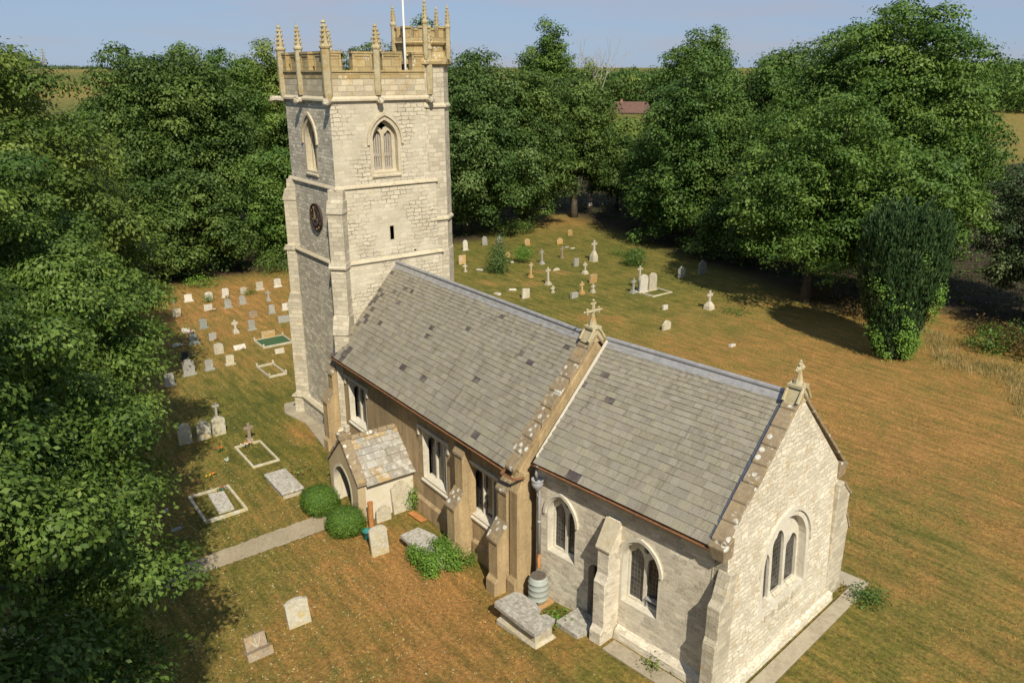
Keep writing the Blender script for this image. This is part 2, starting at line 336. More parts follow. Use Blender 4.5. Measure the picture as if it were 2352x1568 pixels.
stage(11.88, 15.5, -4.8, 0, -2.62, 2.2, [bEj], [bSj])
lab(mb.build('tower_wall', M['tower'], church), 'sunlit cream tower wall with open joints'); lab(ms.build('tower_wall', M['tower_s'], church), 'grey weathered south face of the tower')
for h, mm, nm in ((slit, 0, 'slit_window'), (put, 0, 'putlog_hole')):
    b = MB(); b.plate(rect(h[0][0], h[2][0], h[0][1], h[2][1], .07 if nm == 'slit_window' else .0), [h] if nm == 'slit_window' else [], lambda u, v, d: (.103-d, u, v), 0 if nm == 'slit_window' else .2, .3)
    if nm == 'slit_window': b.build(nm, M['trim'], church)
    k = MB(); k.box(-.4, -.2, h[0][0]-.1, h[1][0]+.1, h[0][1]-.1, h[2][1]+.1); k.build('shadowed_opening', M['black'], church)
for mm, o, j, cu, hw in ((lambda u, v, d: (0-d, u, v), bE, bEj, -.17, .60), (lambda u, v, d: (u, -2.62+d, v), bS, bSj, -2.3, .55)):
    l1 = cusped(cu-.255, .185, 12.5, 13.86, .30); l2 = cusped(cu+.255, .185, 12.5, 13.86, .30)
    qf = [(cu+.16*math.cos(t)*(1+.25*math.cos(4*t)), 14.36+.16*math.sin(t)*(1+.25*math.cos(4*t))) for t in [2*math.pi*k/20 for k in range(20)]]
    hi, ho = top(arch(cu, hw, 12.4, 13.75, 14.62, .16)), top(arch(cu, hw, 12.4, 13.75, 14.62, .27))
    hi = [(hi[0][0], 13.6)]+hi+[(hi[-1][0], 13.6)]; ho = [(ho[0][0], 13.6)]+ho+[(ho[-1][0], 13.6)]
    wd = window(mm, o, j, [l1, l2, qf], .26, 'trim', (hi, ho), False, 'belfry_window', None, (cu-hw-.1, cu+hw+.1, 12.38))
    lv = MB()
    for c0 in (cu-.255, cu+.255):
        lv.plate(rect(c0-.21, c0+.21, 13.05, 13.2), [], mm, .36, .4)
        lv.plate(rect(c0-.21, c0+.21, 12.42, 12.62), [], mm, .36, .4)
        for k in range(4):
            u = c0-.2+.105*k; lv.plate(rect(u, u+.075, 12.45, 14.1), [], mm, .38, .43)
    lv.build('louvre', M['wood'], wd)
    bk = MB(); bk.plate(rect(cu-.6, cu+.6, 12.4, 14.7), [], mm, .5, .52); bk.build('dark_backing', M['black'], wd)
def ring(mb, z, x0, x1, y0, y1, p, h, slope=.12):
    lp = []
    for off, zz in ((0, z-h), (p, z-h+.02), (p, z), (0, z+slope)):
        lp.append([(x0-off, y0-off, zz), (x1+off, y0-off, zz), (x1+off, y1+off, zz), (x0-off, y1+off, zz)])
    mb.loft(lp, cap=(0, 0))
for z, a, p, h in ((15.5, (-4.8, 0, -2.62, 2.2), .13, .10), (11.88, (-4.9, .1, -2.67, 2.25), .08, .06), (8.62, (-5.0, .17, -2.81, 2.4), .09, .06), (1.0, (-5.2, .36, -3.02, 2.46), .12, .1)):
    q = MB(); ring(q, z, *a, p, h); q.build('string_course', M['trim'], church)
# diagonal buttresses of the tower
for cx, cy, d in ((.12, -2.72, (1, -1)), (-4.95, -2.72, (-1, -1)), (-4.95, 2.3, (-1, 1))):
    q = MB(); prof(q, [(-.6, -.2), (.62, -.2), (.62, 1.0), (.50, 1.12), (.50, 5.7), (.30, 6.45), (.30, 8.6), (.22, 8.75), (.22, 10.95), (.02, 11.5), (.0, 11.85), (-.6, 11.85)], (cx, cy), d, .66)
    prof(q, [(-.4, 8.5), (.40, 8.5), (.42, 8.58), (.3, 8.76), (-.4, 8.76)], (cx, cy), d, .78); prof(q, [(-.4, 10.86), (.27, 10.86), (.27, 10.95), (.1, 11.42), (-.4, 11.42)], (cx, cy), d, .72)
    prof(q, [(-.4, 5.6), (.56, 5.6), (.56, 5.7), (.32, 6.4), (-.4, 6.4)], (cx, cy), d, .72); prof(q, [(-.4, .92), (.72, .92), (.72, 1.0), (.52, 1.14), (-.4, 1.14)], (cx, cy), d, .86)
    q.build('tower_buttress', M['turret'], church, bevel=.012)
# parapet with merlons
pb = MB(); pl = MB(); T_ = .26
def para(m, L, mer, z0=15.62, zs=16.56, zt=17.28):
    pl.plate(rect(0, L, z0, 16.30), [], m, -.02, T_)
    pb.plate(rect(0, L, 16.30, zs), [], m, -.03, T_+.01); pb.plate(rect(0, L, zs, zs+.07), [], m, -.075, T_+.05)
    e = 0
    for a, b in mer:
        pb.plate(rect(a, b, zs+.07, zt), [], m, -.03, T_+.01); pb.plate(rect(a-.05, b+.05, zt, zt+.085), [], m, -.085, T_+.06)
        pb.plate(rect(a-.02, a+.07, zs+.07, zt-.002), [], m, -.06, -.028); pb.plate(rect(b-.07, b+.02, zs+.07, zt-.002), [], m, -.06, -.028); pb.plate(rect(a+.08, b-.08, zt-.1, zt-.003), [], m, -.06, -.028)
para(lambda u, v, d: (0-d, -2.62+u, v), 4.5, [(0, .6), (1.13, 1.98), (2.5, 3.36), (3.92, 4.5)])
para(lambda u, v, d: (-4.8+u, -2.62+d, v), 4.54, [(0, .6), (1.1, 1.8), (2.3, 3.1), (3.72, 4.53)])
para(lambda u, v, d: (-4.8+d, 2.2-u, v), 4.56, [(.45, 1.35), (2.0, 2.8), (3.35, 3.75), (4.1, 4.55)])
para(lambda u, v, d: (0-u, 2.2-d, v), 4.54, [(2.3, 3.1), (3.72, 4.53)])
lab(pb.build('parapet', M['parapet'], church), 'lichen stained battlements'); lab(pl.build('parapet_base', M['parapet_low'], church), 'pale band under the battlements')
q = MB(); q.box(-4.6, -.2, -2.4, 2.0, 15.55, 15.7); q.build('tower_roof', M['lead'], church)
def pinn(cx, cy, z0, zc, zt, w=.2, mat='pinn'):
    q = MB(); k = math.pi/4
    q.lathe([(w*.62, z0-.12), (w*.78, z0+.1), (w*.78, zc-.05), (w*.95, zc-.03), (w*1.0, zc+.04), (w*.72, zc+.1), (w*.6, zc+.2), (w*.26, zt-.12), (w*.42, zt-.08), (w*.3, zt), (.012, zt+.02), (.01, zt+.14)], cx, cy, 8, k/2)
    for j in range(4):
        z = zc+.22+(zt-zc-.38)*j/3.4; r = w*(.62-.36*(z-zc-.2)/(zt-zc-.3))
        for i in range(4):
            a = k+i*math.pi/2; q.lathe([(.012, z-.05), (w*.22, z), (w*.2, z+.05), (.01, z+.06)], cx+(r+w*.1)*math.cos(a), cy+(r+w*.1)*math.sin(a), 5)
    return q.build('pinnacle', M[mat], church)
for x, y in ((.0, -2.64), (-4.8, -2.64), (-4.8, 2.18)): pinn(x, y, 15.6, 17.5, 18.5, .24)
for x, y in ((.03, -.40), (-2.72, -2.66), (-4.84, -.3), (.04, 2.12), (-2.5, 2.24)): pinn(x, y, 15.75, 17.5, 18.42, .2)
# gargoyles on the top string course
for x, y, d, L in ((.08, -2.72, (.8, -.6), .42), (.1, -.42, (1, 0), .26), (.1, 2.0, (.9, .1), .3), (-2.7, -2.72, (0, -1), .3), (-4.9, -2.7, (-.9, -.5), .75)):
    q = MB(); n = math.hypot(*d); ux, uy = d[0]/n, d[1]/n
    q.tube([(x-ux*.15, y-uy*.15, 15.4), (x+ux*L*.5, y+uy*L*.5, 15.42), (x+ux*L*.8, y+uy*L*.8, 15.38), (x+ux*L, y+uy*L, 15.30)], [.14, .12, .15, .06], 7)
    q.obox(x+ux*L*.75, y+uy*L*.75, 15.52, .1, .22, .08, math.atan2(uy, ux)); q.build('gargoyle', M['turret'], church)
# stair turret
tcx, tcy = -1.0, 2.4
def octo(Rr, z): return [(tcx+Rr*math.cos(R(22.5+45*k)), tcy+Rr*math.sin(R(22.5+45*k)), z) for k in range(8)]
q = MB(); q.loft([octo(1.30, -.2), octo(1.30, 1.0), octo(1.19, 1.1), octo(1.19, 8.6), octo(1.15, 8.7), octo(1.15, 11.9), octo(1.136, 12), octo(1.136, 16.86)]); q.build('stair_turret', M['turret'], church)
for z, r in ((10.1, 1.15), (15.12, 1.136)):
    q = MB(); q.loft([octo(r, z-.07), octo(r+.09, z-.05), octo(r+.09, z+.02), octo(r, z+.12)], cap=(0, 0)); q.build('string_course', M['trim'], church)
q = MB(); q.loft([octo(1.14, 16.82), octo(1.30, 16.88), octo(1.30, 17.0), octo(1.12, 17.42), octo(1.12, 17.62), octo(1.22, 17.68), octo(1.26, 17.76), octo(1.2, 17.8), octo(1.2, 17.98), octo(.95, 17.98), octo(.95, 17.6)], cap=(1, 1))
for k in range(8):
    a0, a1 = R(22.5+45*k), R(22.5+45*(k+1)); P0 = Vector((math.cos(a0), math.sin(a0))); P1 = Vector((math.cos(a1), math.sin(a1)))
    for f0, f1 in ((0, .3), (.7, 1.0)) if k % 2 else ((.0, .34), (.66, 1.0)):
        A, B = P0.lerp(P1, f0), P0.lerp(P1, f1)
        for ro, ri, z0, z1 in ((1.2, .97, 17.98, 18.34), (1.25, .93, 18.34, 18.42)):
            q.prism([(tcx+A.x*ri, tcy+A.y*ri), (tcx+A.x*ro, tcy+A.y*ro), (tcx+B.x*ro, tcy+B.y*ro), (tcx+B.x*ri, tcy+B.y*ri)], z0, z1)
lab(q.build('turret_parapet', M['parapet'], church), 'ochre battlements of the stair turret')
for a, zc, zt in ((-112.5, 18.5, 19.25), (-22.5, 18.55, 19.42), (40, 18.4, 19.25), (115, 18.4, 19.3)): pinn(tcx+1.22*math.cos(R(a)), tcy+1.22*math.sin(R(a)), 17.2, zc, zt, .14)
q = MB(); q.box(-1.3, -.78, 1.30, 1.36, 15.7, 17.15); d_ = q.build('turret_door', M['red'], church)
q = MB(); q.box(-1.38, -.70, 1.32, 1.345, 15.7, 17.22); q.build('door_frame', M['trim'], d_)
GILD = plain('dull_gilding', (.30, .20, .10), .6, 0, .3, 9)
# clock dial on the south face
q = MB(); mS = lambda u, v, d: (-2.05+u, -2.67-.02+d, 10.42+v)
circ = lambda r, n=28: [(r*math.cos(2*math.pi*k/n), r*math.sin(2*math.pi*k/n)) for k in range(n)]
q.plate(circ(.62), [circ(.575)], mS, -.1, 0, back=True); q.plate(circ(.40), [circ(.37)], mS, -.1, -.03, back=True); q.plate(circ(.575), [circ(.40)], mS, -.055, -.03)
for k in range(6):
    a = math.pi*k/3; c_, s_ = math.cos(a), math.sin(a); q.plate([(.37*c_+.015*s_, .37*s_-.015*c_), (.37*c_-.015*s_, .37*s_+.015*c_), (-.015*s_, .015*c_), (.015*s_, -.015*c_)], [], mS, -.08, -.05)
ck = q.build('clock_dial', plain('clock_iron', (.045, .03, .025), .6, 0, .3, 9), church)
for k in range(12):
    g = MB(); a = math.pi*k/6; c_, s_ = math.cos(a), math.sin(a)
    for o_ in ((-.03, .03) if k % 3 else (-.04, 0, .04)):
        x, y = .44*c_-o_*s_, .44*s_+o_*c_; x2, y2 = .55*c_-o_*s_, .55*s_+o_*c_
        g.plate([(x+.008*s_, y-.008*c_), (x2+.008*s_, y2-.008*c_), (x2-.008*s_, y2+.008*c_), (x-.008*s_, y+.008*c_)], [], mS, -.066, -.05)
    g.build('numeral', GILD, ck)
h_ = MB()
for a, L, w0 in ((R(97), .5, .022), (R(205), .34, .03)):
    c_, s_ = math.cos(a), math.sin(a); h_.plate([(-.1*c_+w0*s_, -.1*s_-w0*c_), (L*c_, L*s_), (-.1*c_-w0*s_, -.1*s_+w0*c_)], [], mS, -.125, -.11)
h_.build('clock_hands', plain('gilded_hands', (.42, .28, .12), .5, 0, .2, 9), ck)
# ---------------------------------------------------------------- nave
m = lambda u, v, d: (u, -3.1+d, v)
NW = [(.95, 2.6, 1.75, 3.66), (7.42, 9.08, 1.66, 3.62), (10.62, 12.28, 1.66, 3.58)]
mb = MB(); mb.plate(rect(-.3, 13.3, -.2, 4.78), [rect(*n, .03) for n in NW], m, 0, .3, rim=False)
mb2 = MB(); mb2.box(-.3, 13.3, 3.0, 3.1, -.2, 4.75); mb2.build('nave_wall', M['render'], church); mb.face([(-.3, -3.1, -.2), (-.3, 3.1, -.2), (-.3, 3.1, 4.78), (-.3, -3.1, 4.78)])
mb.build('nave_wall', M['render'], church)
for a, b in ((-.3, 3.9), (6.55, 10.2), (10.9, 12.85)): q = MB(); q.hexa([(a, -3.22, -.2), (b, -3.22, -.2), (b, -3.05, -.2), (a, -3.05, -.2), (a, -3.20, .62), (b, -3.20, .62), (b, -3.05, .78), (a, -3.05, .78)]); q.build('plinth', M['render'], church)
for u0, u1, v0, v1 in NW:
    wl = (u1-u0-.16)/3; ls = [cusped(u0+wl/2+k*(wl+.08), wl/2, v0+.06, v1-.42, .34) for k in range(3)]
    o = rect(u0, u1, v0, v1); hd = ([(u0-.2, v1-.22), (u0-.2, v1+.12), (u1+.2, v1+.12), (u1+.2, v1-.22)], [(u0-.29, v1-.22), (u0-.29, v1+.21), (u1+.29, v1+.21), (u1+.29, v1-.22)])
    window(m, o, rect(u0, u1, v0, v1, .03), ls, .25, 'trim_white', hd, True, 'nave_window', None, (u0-.12, u1+.12, v0-.02))
for xc, wd, st in ((10.52, .52, [(-.2, -.2), (.86, -.2), (.86, .52), (.74, .66), (.74, 2.05), (.36, 2.6), (.36, 4.0), (.1, 4.42), (-.2, 4.42)]),
                   (13.12, .52, [(-.2, -.2), (.86, -.2), (.86, .52), (.74, .66), (.74, 2.05), (.36, 2.6), (.36, 3.75), (.1, 4.25), (-.2, 4.25)]),
                   (-.22, .5, [(-.2, -.2), (.8, -.2), (.8, .5), (.7, .62), (.7, 2.4), (.35, 2.9), (.35, 3.7), (.05, 4.2), (-.2, 4.2)])):
    q = MB(); prof(q, st, (xc, -3.1), (0, -1), wd); bt = q.build('buttress', M['butt'], church, bevel=.02)
    c = MB(); w2 = wd+.08; l1 = [t for t in st if t[0] > .5][-1]
    prof(c, [(l1[0]+.05, l1[1]-.06), (l1[0]+.05, l1[1]+.02), (.37, 2.68 if xc > 0 else 2.98), (.37, 2.55 if xc > 0 else 2.85)], (xc, -3.1), (0, -1), w2)
    c.build('weathering', M['lichen'], bt); c = MB(); t1 = [t for t in st if t[1] > 3][0]; prof(c, [(t1[0]+.05, t1[1]-.06), (t1[0]+.05, t1[1]+.02), (.05, t1[1]+.52), (.05, t1[1]+.38)], (xc, -3.1), (0, -1), w2)
    c.build('weathering', M['lichen'], bt)
q = MB()      # east gable wall of the nave and its end pier
q.loft([[(x, y, z) for y, z in ((-3.14, -.2), (3.14, -.2), (3.14, 4.55), (0, 8.28), (-3.14, 4.55))] for x in (13.16, 13.64)])
prof(q, [(-.2, -.2), (.42, -.2), (.42, .6), (.30, .74), (.30, 3.9), (.0, 4.55), (-.2, 4.55)], (13.66, -3.1), (0, -1), .42)
q.build('gable_wall', M['butt'], church, bevel=.015)
# ---------------------------------------------------------------- roofs
def slates(name, x0, x1, ye, ze, yr, zr, tf=None, dark=0., e0=.275, e1=.13, w0=.41, w1=.22, mat='slate', seed=1, th=.018, pal=None, sag=.035):
    r_ = random.Random(seed); q = MB(tf); L = math.hypot(yr-ye, zr-ze); uy, uz = (yr-ye)/L, (zr-ze)/L; ny, nz_ = -uz, uy
    if nz_ < 0: ny, nz_ = -ny, -nz_
    s = 0; row = 0
    while s < L-.02:
        f = s/L; e = e0+(e1-e0)*f; wd = w0+(w1-w0)*f; e = min(e, L-s); x = x0-(r_.random()*wd if row % 2 else r_.random()*wd*.5)
        while x < x1-.001:
            ww = wd*r_.uniform(.75, 1.3); a, b = max(x, x0), min(x+ww-.006, x1); x += ww
            if b-a < .03: continue
            if pal: c = pal(r_)
            else:
                k = r_.uniform(.86, 1.12); c = (.25*k, .226*k*r_.uniform(.98, 1.02), .174*k*r_.uniform(.94, 1.06))
                fx = (a-x0)
                if r_.random() < dark*(1+(14 if fx < 1.2-.9*f else 0)+(5 if fx < 2.6 and f < .8 else 0)): c = r_.choice([(.075, .06, .06), (.09, .075, .07), (.10, .085, .08)])
            t0 = th*r_.uniform(1.0, 2.0); t1 = .004; s0, s1 = s-.012, s+e+.012; tw = r_.uniform(-.008, .008)
            pt = lambda xx, ss, h: (xx, ye+uy*ss+ny*h, ze+uz*ss+nz_*h-sag*math.sin(math.pi*ss/L)*(.6+.4*math.sin(xx*1.1+seed)))
            q.hexa([pt(a, s0, -.02), pt(b, s0, -.02), pt(b, s1, -.02), pt(a, s1, -.02), pt(a, s0, t0+.012+tw), pt(b, s0, t0+.012-tw), pt(b, s1, t1+.012), pt(a, s1, t1+.012)], c)
        s += e; row += 1
    return q.build(name, M[mat], church)
slates('nave_roof', .0, 13.2, -3.42, 4.60, 0, 8.34, None, .012, seed=3)
slates('nave_roof', .0, 13.2, 3.42, 4.60, 0, 8.34, None, .0, seed=4)
slates('chancel_roof', .28, 6.62, -3.42, 5.06, 0, 8.24, chf, .002, seed=5, e0=.29, w0=.42)
slates('chancel_roof', .28, 6.62, 3.42, 5.06, 0, 8.24, chf, .0, seed=6)
def lead_ridge(x0, x1, z, k, tf):
    q = MB(tf); q.tube([(x0, 0, z+.07), (x1, 0, z+.07)], .075, 10)
    for sg in (-1, 1): q.hexa([(x0, sg*.2, z-.2*k+.025), (x1, sg*.2, z-.2*k+.025), (x1, 0, z-.0), (x0, 0, z-.0), (x0, sg*.2, z-.2*k+.05), (x1, sg*.2, z-.2*k+.05), (x1, 0, z+.06), (x0, 0, z+.06)])
    return q.build('lead_ridge', M['lead'], church)
lead_ridge(.1, 13.2, 8.34, 1.1, None); lead_ridge(.25, 6.6, 8.24, .93, chf)
q = MB()      # lead flashing where the roofs meet tower and coping
for sg in (-1, 1): q.hexa([(.02, sg*3.3, 4.78), (.16, sg*3.3, 4.78), (.16, 0, 8.42), (.02, 0, 8.42), (.02, sg*3.3, 4.86), (.16, sg*3.3, 4.80), (.16, 0, 8.46), (.02, 0, 8.52)])
q.build('flashing', M['leadd'], church)
q = MB(chf)
for sg in (-1, 1): q.hexa([(6.52, sg*3.3, 5.17), (6.64, sg*3.3, 5.17), (6.64, 0, 8.29), (6.52, 0, 8.29), (6.52, sg*3.3, 5.21), (6.64, sg*3.3, 5.24), (6.64, 0, 8.36), (6.52, 0, 8.33)])
q.build('flashing', M['leadd'], church)
q = MB(chf); q.hexa([(.26, -3.3, 5.16), (.34, -3.3, 5.14), (.34, 0, 8.27), (.26, 0, 8.27), (.26, -3.3, 5.24), (.33, -3.3, 5.19), (.33, 0, 8.32), (.26, 0, 8.36)]); q.build('mortar_fillet', M['mortar'], church)
def coping(x0, x1, ye, ze, yr, zr, n, tf=None, th=.10, step=.02):
    q = MB(tf); r_ = random.Random(n)
    for sg in (-1, 1):
        for k in range(n):
            f0, f1 = k/n, (k+1)/n-.006; P = lambda f, h: (sg*(abs(ye)+(abs(yr)-abs(ye))*f), ze+(zr-ze)*f+h)
            dx = r_.uniform(-.015, .015); a, b = P(f0, 0), P(f1, 0); c, d = P(f1, th+r_.uniform(0, .01)), P(f0, th+step)
            q.hexa([(x0+dx, a[0], a[1]), (x1+dx, a[0], a[1]), (x1+dx, b[0], b[1]), (x0+dx, b[0], b[1]), (x0+dx, d[0], d[1]), (x1+dx, d[0], d[1]), (x1+dx, c[0], c[1]), (x0+dx, c[0], c[1])])
    return q.build('coping', M['lichen'], church, bevel=.015)
coping(13.1, 13.66, -3.38, 4.56, 0, 8.42, 9); 
coping(6.62, 7.08, -3.34, 5.14, 0, 8.32, 8, chf)
def gable_cross(cx, z, s, tf, rot=0):
    q = MB(tf)
    q.hexa([(cx-.2, -.34, z-.38), (cx+.2, -.34, z-.38), (cx+.2, .34, z-.38), (cx-.2, .34, z-.38), (cx-.17, -.12, z+.06), (cx+.17, -.12, z+.06), (cx+.17, .12, z+.06), (cx-.17, .12, z+.06)])
    q.box(cx-.22, cx+.22, -.2, .2, z+.05, z+.13)
    for sy in (-1, 1):
        for sx in (-1, 1): q.tube([(cx+sx*.21, sy*.36, z-.3), (cx+sx*.21, sy*.2, z-.05), (cx+sx*.18, 0, z+.16)], [.05, .04, .04], 6)
    q.lathe([(.15, z+.12), (.11, z+.26), (.07, z+.42), (.065, z+.5)], cx, 0, 8)
    c = z+.46+.16*s; A = .30*s
    dx, dy = math.cos(rot), math.sin(rot)
    def arm(ax, az): q.tube([(cx, 0, c), (cx+dx*ax*.6, dy*ax*.6, c+az*.6), (cx+dx*ax, dy*ax, c+az)], [.06, .055, .05], 6)
    for ax, az in ((A, 0), (-A, 0), (0, A), (0, -A*.7)):
        arm(ax, az)
        if az >= 0:
            ex, ez = (ax, az); px_, pz_ = (-az, ax)
            for f, o in ((.82, .26), (.82, -.26), (1.2, 0)):
                q.lathe([(.01, c+ez*f+pz_*o-.05), (.05, c+ez*f+pz_*o), (.01, c+ez*f+pz_*o+.05)], cx+dx*(ex*f+px_*o), dy*(ex*f+px_*o), 6)
    return q.build('gable_cross', M['pinn'], church)
lab(gable_cross(13.42, 8.62, 1.0, None, R(90)), 'flowered stone cross above the chancel arch'); lab(gable_cross(6.85, 8.50, .58, chf, R(90)), 'stubby weathered cross on the east gable')
# ---------------------------------------------------------------- chancel
cm = lambda u, v, d: (u, -3.1+d, v)
C1 = (1.2, .58, 1.95, 3.28, 4.06); C2 = (4.3, .64, 1.66, 3.1, 3.86)
mb = MB(chf); dr = arch(2.62, .26, .35, 2.05, 2.35)
mb.plate(rect(.1, 7.0, -.2, 5.2), [arch(*C1, .06), arch(*C2, .06), dr], cm, 0, .35)
mb2 = MB(chf); mb2.box(.1, 6.9, 3.0, 3.1, -.2, 5.15); mb2.build('chancel_wall', M['rubble_s'], church); lab(mb.build('chancel_wall', M['rubble_s'], church), 'grey rubble south wall of the chancel')
q = MB(chf); q.plate(rect(2.3, 2.95, .3, 2.5), [], cm, .3, .33, rim=False); lab(q.build('door', M['doorw'], church), 'narrow dark oak door')
em = lambda u, v, d: (7.0+.24*(1-v/5.2)*(v < 5.2)-d, u, v)
EW = (.02, 1.22, 2.02, 3.36, 4.59)
mb = MB(chf); mb.plate([(-3.12, -.2), (3.12, -.2), (3.12, 2.5), (3.12, 5.15), (0, 8.3), (-3.12, 5.15), (-3.12, 2.5)], [arch(*EW, .15)], em, 0, .4)
mb.face([(6.64, -3.11, 5.1), (6.64, 3.11, 5.1), (6.64, 0, 8.28)])
for sg in (-1, 1): mb.face([(6.6, sg*3.12, -.2), (7.23, sg*3.12, -.2), (7.0, sg*3.12, 5.15), (6.6, sg*3.12, 5.15)])
lab(mb.build('chancel_wall', M['rubble_e'], church), 'sunlit limewashed east gable wall')
for cu, hw, si, sp, ap in (C1, C2):
    o, j = arch(cu, hw, si, sp, ap), arch(cu, hw, si, sp, ap, .06)
    ls = [cusped(cu-hw/2-.0, hw/2-.055, si+.06, sp-.08, .46), cusped(cu+hw/2+.0, hw/2-.055, si+.06, sp-.08, .46)]
    ls.append([(cu+.10*math.cos(t), sp+.45+.13*math.sin(t)) for t in [2*math.pi*k/10 for k in range(10)]])
    hi, ho = top(arch(cu, hw, si, sp, ap, .06)), top(arch(cu, hw, si, sp, ap, .15))
    window(cm, o, j, ls, .26, 'trim_white', (hi, ho), True, 'chancel_window', chf, None)
cu, hw, si, sp, ap = EW
ls = [cusped(cu-.79, .325, si+.08, 3.24, .42), cusped(cu, .325, si+.08, 3.56, .52), cusped(cu+.79, .325, si+.08, 3.24, .42)]
hi, ho = top(arch(cu, hw, si, sp, ap, .16)), top(arch(cu, hw, si, sp, ap, .27))
ew = window(em, arch(*EW), arch(*EW, .15), ls, .24, 'trim_white', (hi, ho), True, 'east_window', chf)
q = MB(chf)
for k in (-1, 0, 1): q.hexa([em(cu+k*.79-.27, si-.3, -.05), em(cu+k*.79+.27, si-.3, -.05), em(cu+k*.79+.27, si-.3, .3), em(cu+k*.79-.27, si-.3, .3), em(cu+k*.79-.25, si-.1, -.05), em(cu+k*.79+.25, si-.1, -.05), em(cu+k*.79+.2, si+.12, .25), em(cu+k*.79-.2, si+.12, .25)])
q.build('sill', M['turret'], ew)
b_ = MB(chf); bu = .2
for v in (1.78, 2.0): b_.plate(rect(4.3+.13, 4.3+.52, v, v+.02), [], cm, .26, .3)
b_.plate(rect(4.3+.12, 4.3+.14, 1.75, 2.05), [], cm, .2, .3); b_.plate(rect(4.3+.12, 4.3+.52, 1.99, 2.03), [], cm, .16, .3); b_.build('open_casement', M['greypipe'], church)
q = MB(chf); prof(q, [(-.2, -.2), (.78, -.2), (.78, .75), (.66, .9), (.66, 2.4), (.52, 2.65), (.52, 3.5), (.36, 3.62), (.1, 4.3), (-.2, 4.3)], (3.34, -3.1), (0, -1), .44)
bt = q.build('buttress', M['rubble_s'], church, bevel=.02); q = MB(chf); prof(q, [(.56, 3.42), (.58, 3.5), (.12, 4.3), (.04, 4.24)], (3.34, -3.1), (0, -1), .52); q.build('weathering', M['trim'], bt)
q = MB(chf); prof(q, [(-.2, -.2), (.62, -.2), (.62, .7), (.54, .85), (.54, 2.3), (.46, 2.45), (.46, 3.4), (.3, 3.55), (.06, 4.3), (-.2, 4.3)], (6.99, -3.1), (0, -1), .40)
q.build('buttress', M['turret'], church, bevel=.02)
q = MB(chf); prof(q, [(-.2, -.2), (1.0, -.2), (1.0, .5), (.82, .8), (.86, 2.5), (.92, 2.7), (.62, 3.3), (.62, 3.9), (.66, 4.0), (.1, 4.6), (-.2, 4.6)], (6.99, 3.1), (0, 1), .42)
bt = q.build('buttress', M['turret'], church, bevel=.02); q = MB(chf); prof(q, [(.94, 2.62), (.95, 2.72), (.62, 3.34), (.58, 3.24)], (6.99, 3.1), (0, 1), .48); q.build('weathering', M['lichen'], bt); q = MB(chf); prof(q, [(.7, 3.92), (.7, 4.02), (.1, 4.64), (.1, 4.5)], (6.99, 3.1), (0, 1), .48); q.build('weathering', M['lichen'], bt)
q = MB(chf); q.hexa([(6.75, -3.42, 4.72), (7.08, -3.42, 4.72), (7.08, -3.0, 4.72), (6.75, -3.0, 4.72), (6.6, -3.5, 5.12), (7.1, -3.5, 5.12), (7.1, -3.0, 5.3), (6.6, -3.0, 5.3)]); q.build('kneeler', M['lichen'], church, bevel=.02)
q = MB(chf); q.hexa([(6.75, 3.0, 4.72), (7.08, 3.0, 4.72), (7.08, 3.42, 4.72), (6.75, 3.42, 4.72), (6.6, 3.0, 5.3), (7.1, 3.0, 5.3), (7.1, 3.5, 5.12), (6.6, 3.5, 5.12)]); q.build('kneeler', M['lichen'], church, bevel=.02)
q = MB(chf); q.hexa([(3.6, -3.36, -.2), (6.8, -3.36, -.2), (6.8, -3.05, -.2), (3.6, -3.05, -.2), (3.6, -3.30, .62), (6.8, -3.30, .62), (6.8, -3.05, .80), (3.6, -3.05, .80)]); q.build('plinth', M['rubble_s'], church)
q = MB(chf); q.hexa([(7.0, -3.0, -.2), (7.44, -3.0, -.2), (7.44, 3.2, -.2), (7.0, 3.2, -.2), (7.0, -3.0, .74), (7.32, -3.0, .62), (7.32, 3.2, .62), (7.0, 3.2, .74)]); q.build('plinth', M['rubble_e'], church)
# gutters, hopper and downpipe
def gutter(pts, r, tf, mat):
    q = MB(tf); n = 8
    for (p, q2) in zip(pts[:-1], pts[1:]):
        p, q2 = Vector(p), Vector(q2); d = (q2-p).normalized(); sd_ = d.cross(Vector((0, 0, 1))).normalized()
        for k in range(n):
            a0, a1 = math.pi*k/n, math.pi*(k+1)/n
            f = lambda P, a: tuple(P+sd_*r*math.cos(a)-Vector((0, 0, 1))*r*math.sin(a))
            q.face([f(p, a0), f(q2, a0), f(q2, a1), f(p, a1)])
        q.tube([p+sd_*r, q2+sd_*r], .012, 5); q.tube([p-sd_*r, q2-sd_*r], .012, 5)
    return q.build('gutter', M[mat], church)
gutter([(-.05, -3.46, 4.56), (13.25, -3.46, 4.54)], .065, None, 'iron'); gutter([(13.25, -3.46, 4.54), (13.35, -3.62, 4.52), (13.9, -3.55, 4.5), (14.0, -3.2, 4.5)], .05, None, 'iron')
gutter([(.3, -3.46, 5.02), (6.7, -3.46, 5.0)], .065, chf, 'iron')
q = MB(chf); q.tube([(.42, -3.40, 5.0), (.40, -3.42, 4.72), (.40, -3.36, 4.5)], .05, 8); q.tube([(.40, -3.34, 4.35), (.40, -3.30, 4.0), (.40, -3.26, 3.9), (.40, -3.26, 1.75)], .052, 10); q.tube([(.40, -3.26, 2.9), (.40, -3.26, 3.0)], .065, 10)
dp = q.build('downpipe', M['greypipe'], church, smooth=True)
q = MB(chf); q.lathe([(.06, 4.1), (.07, 4.16), (.15, 4.24), (.185, 4.32), (.19, 4.40), (.17, 4.44), (.2, 4.47), (.2, 4.52), (.17, 4.52), (.14, 4.36), (.02, 4.34)], .40, -3.36, 16); lab(q.build('hopper', M['greypipe'], dp, smooth=True), 'round grey rainwater hopper')
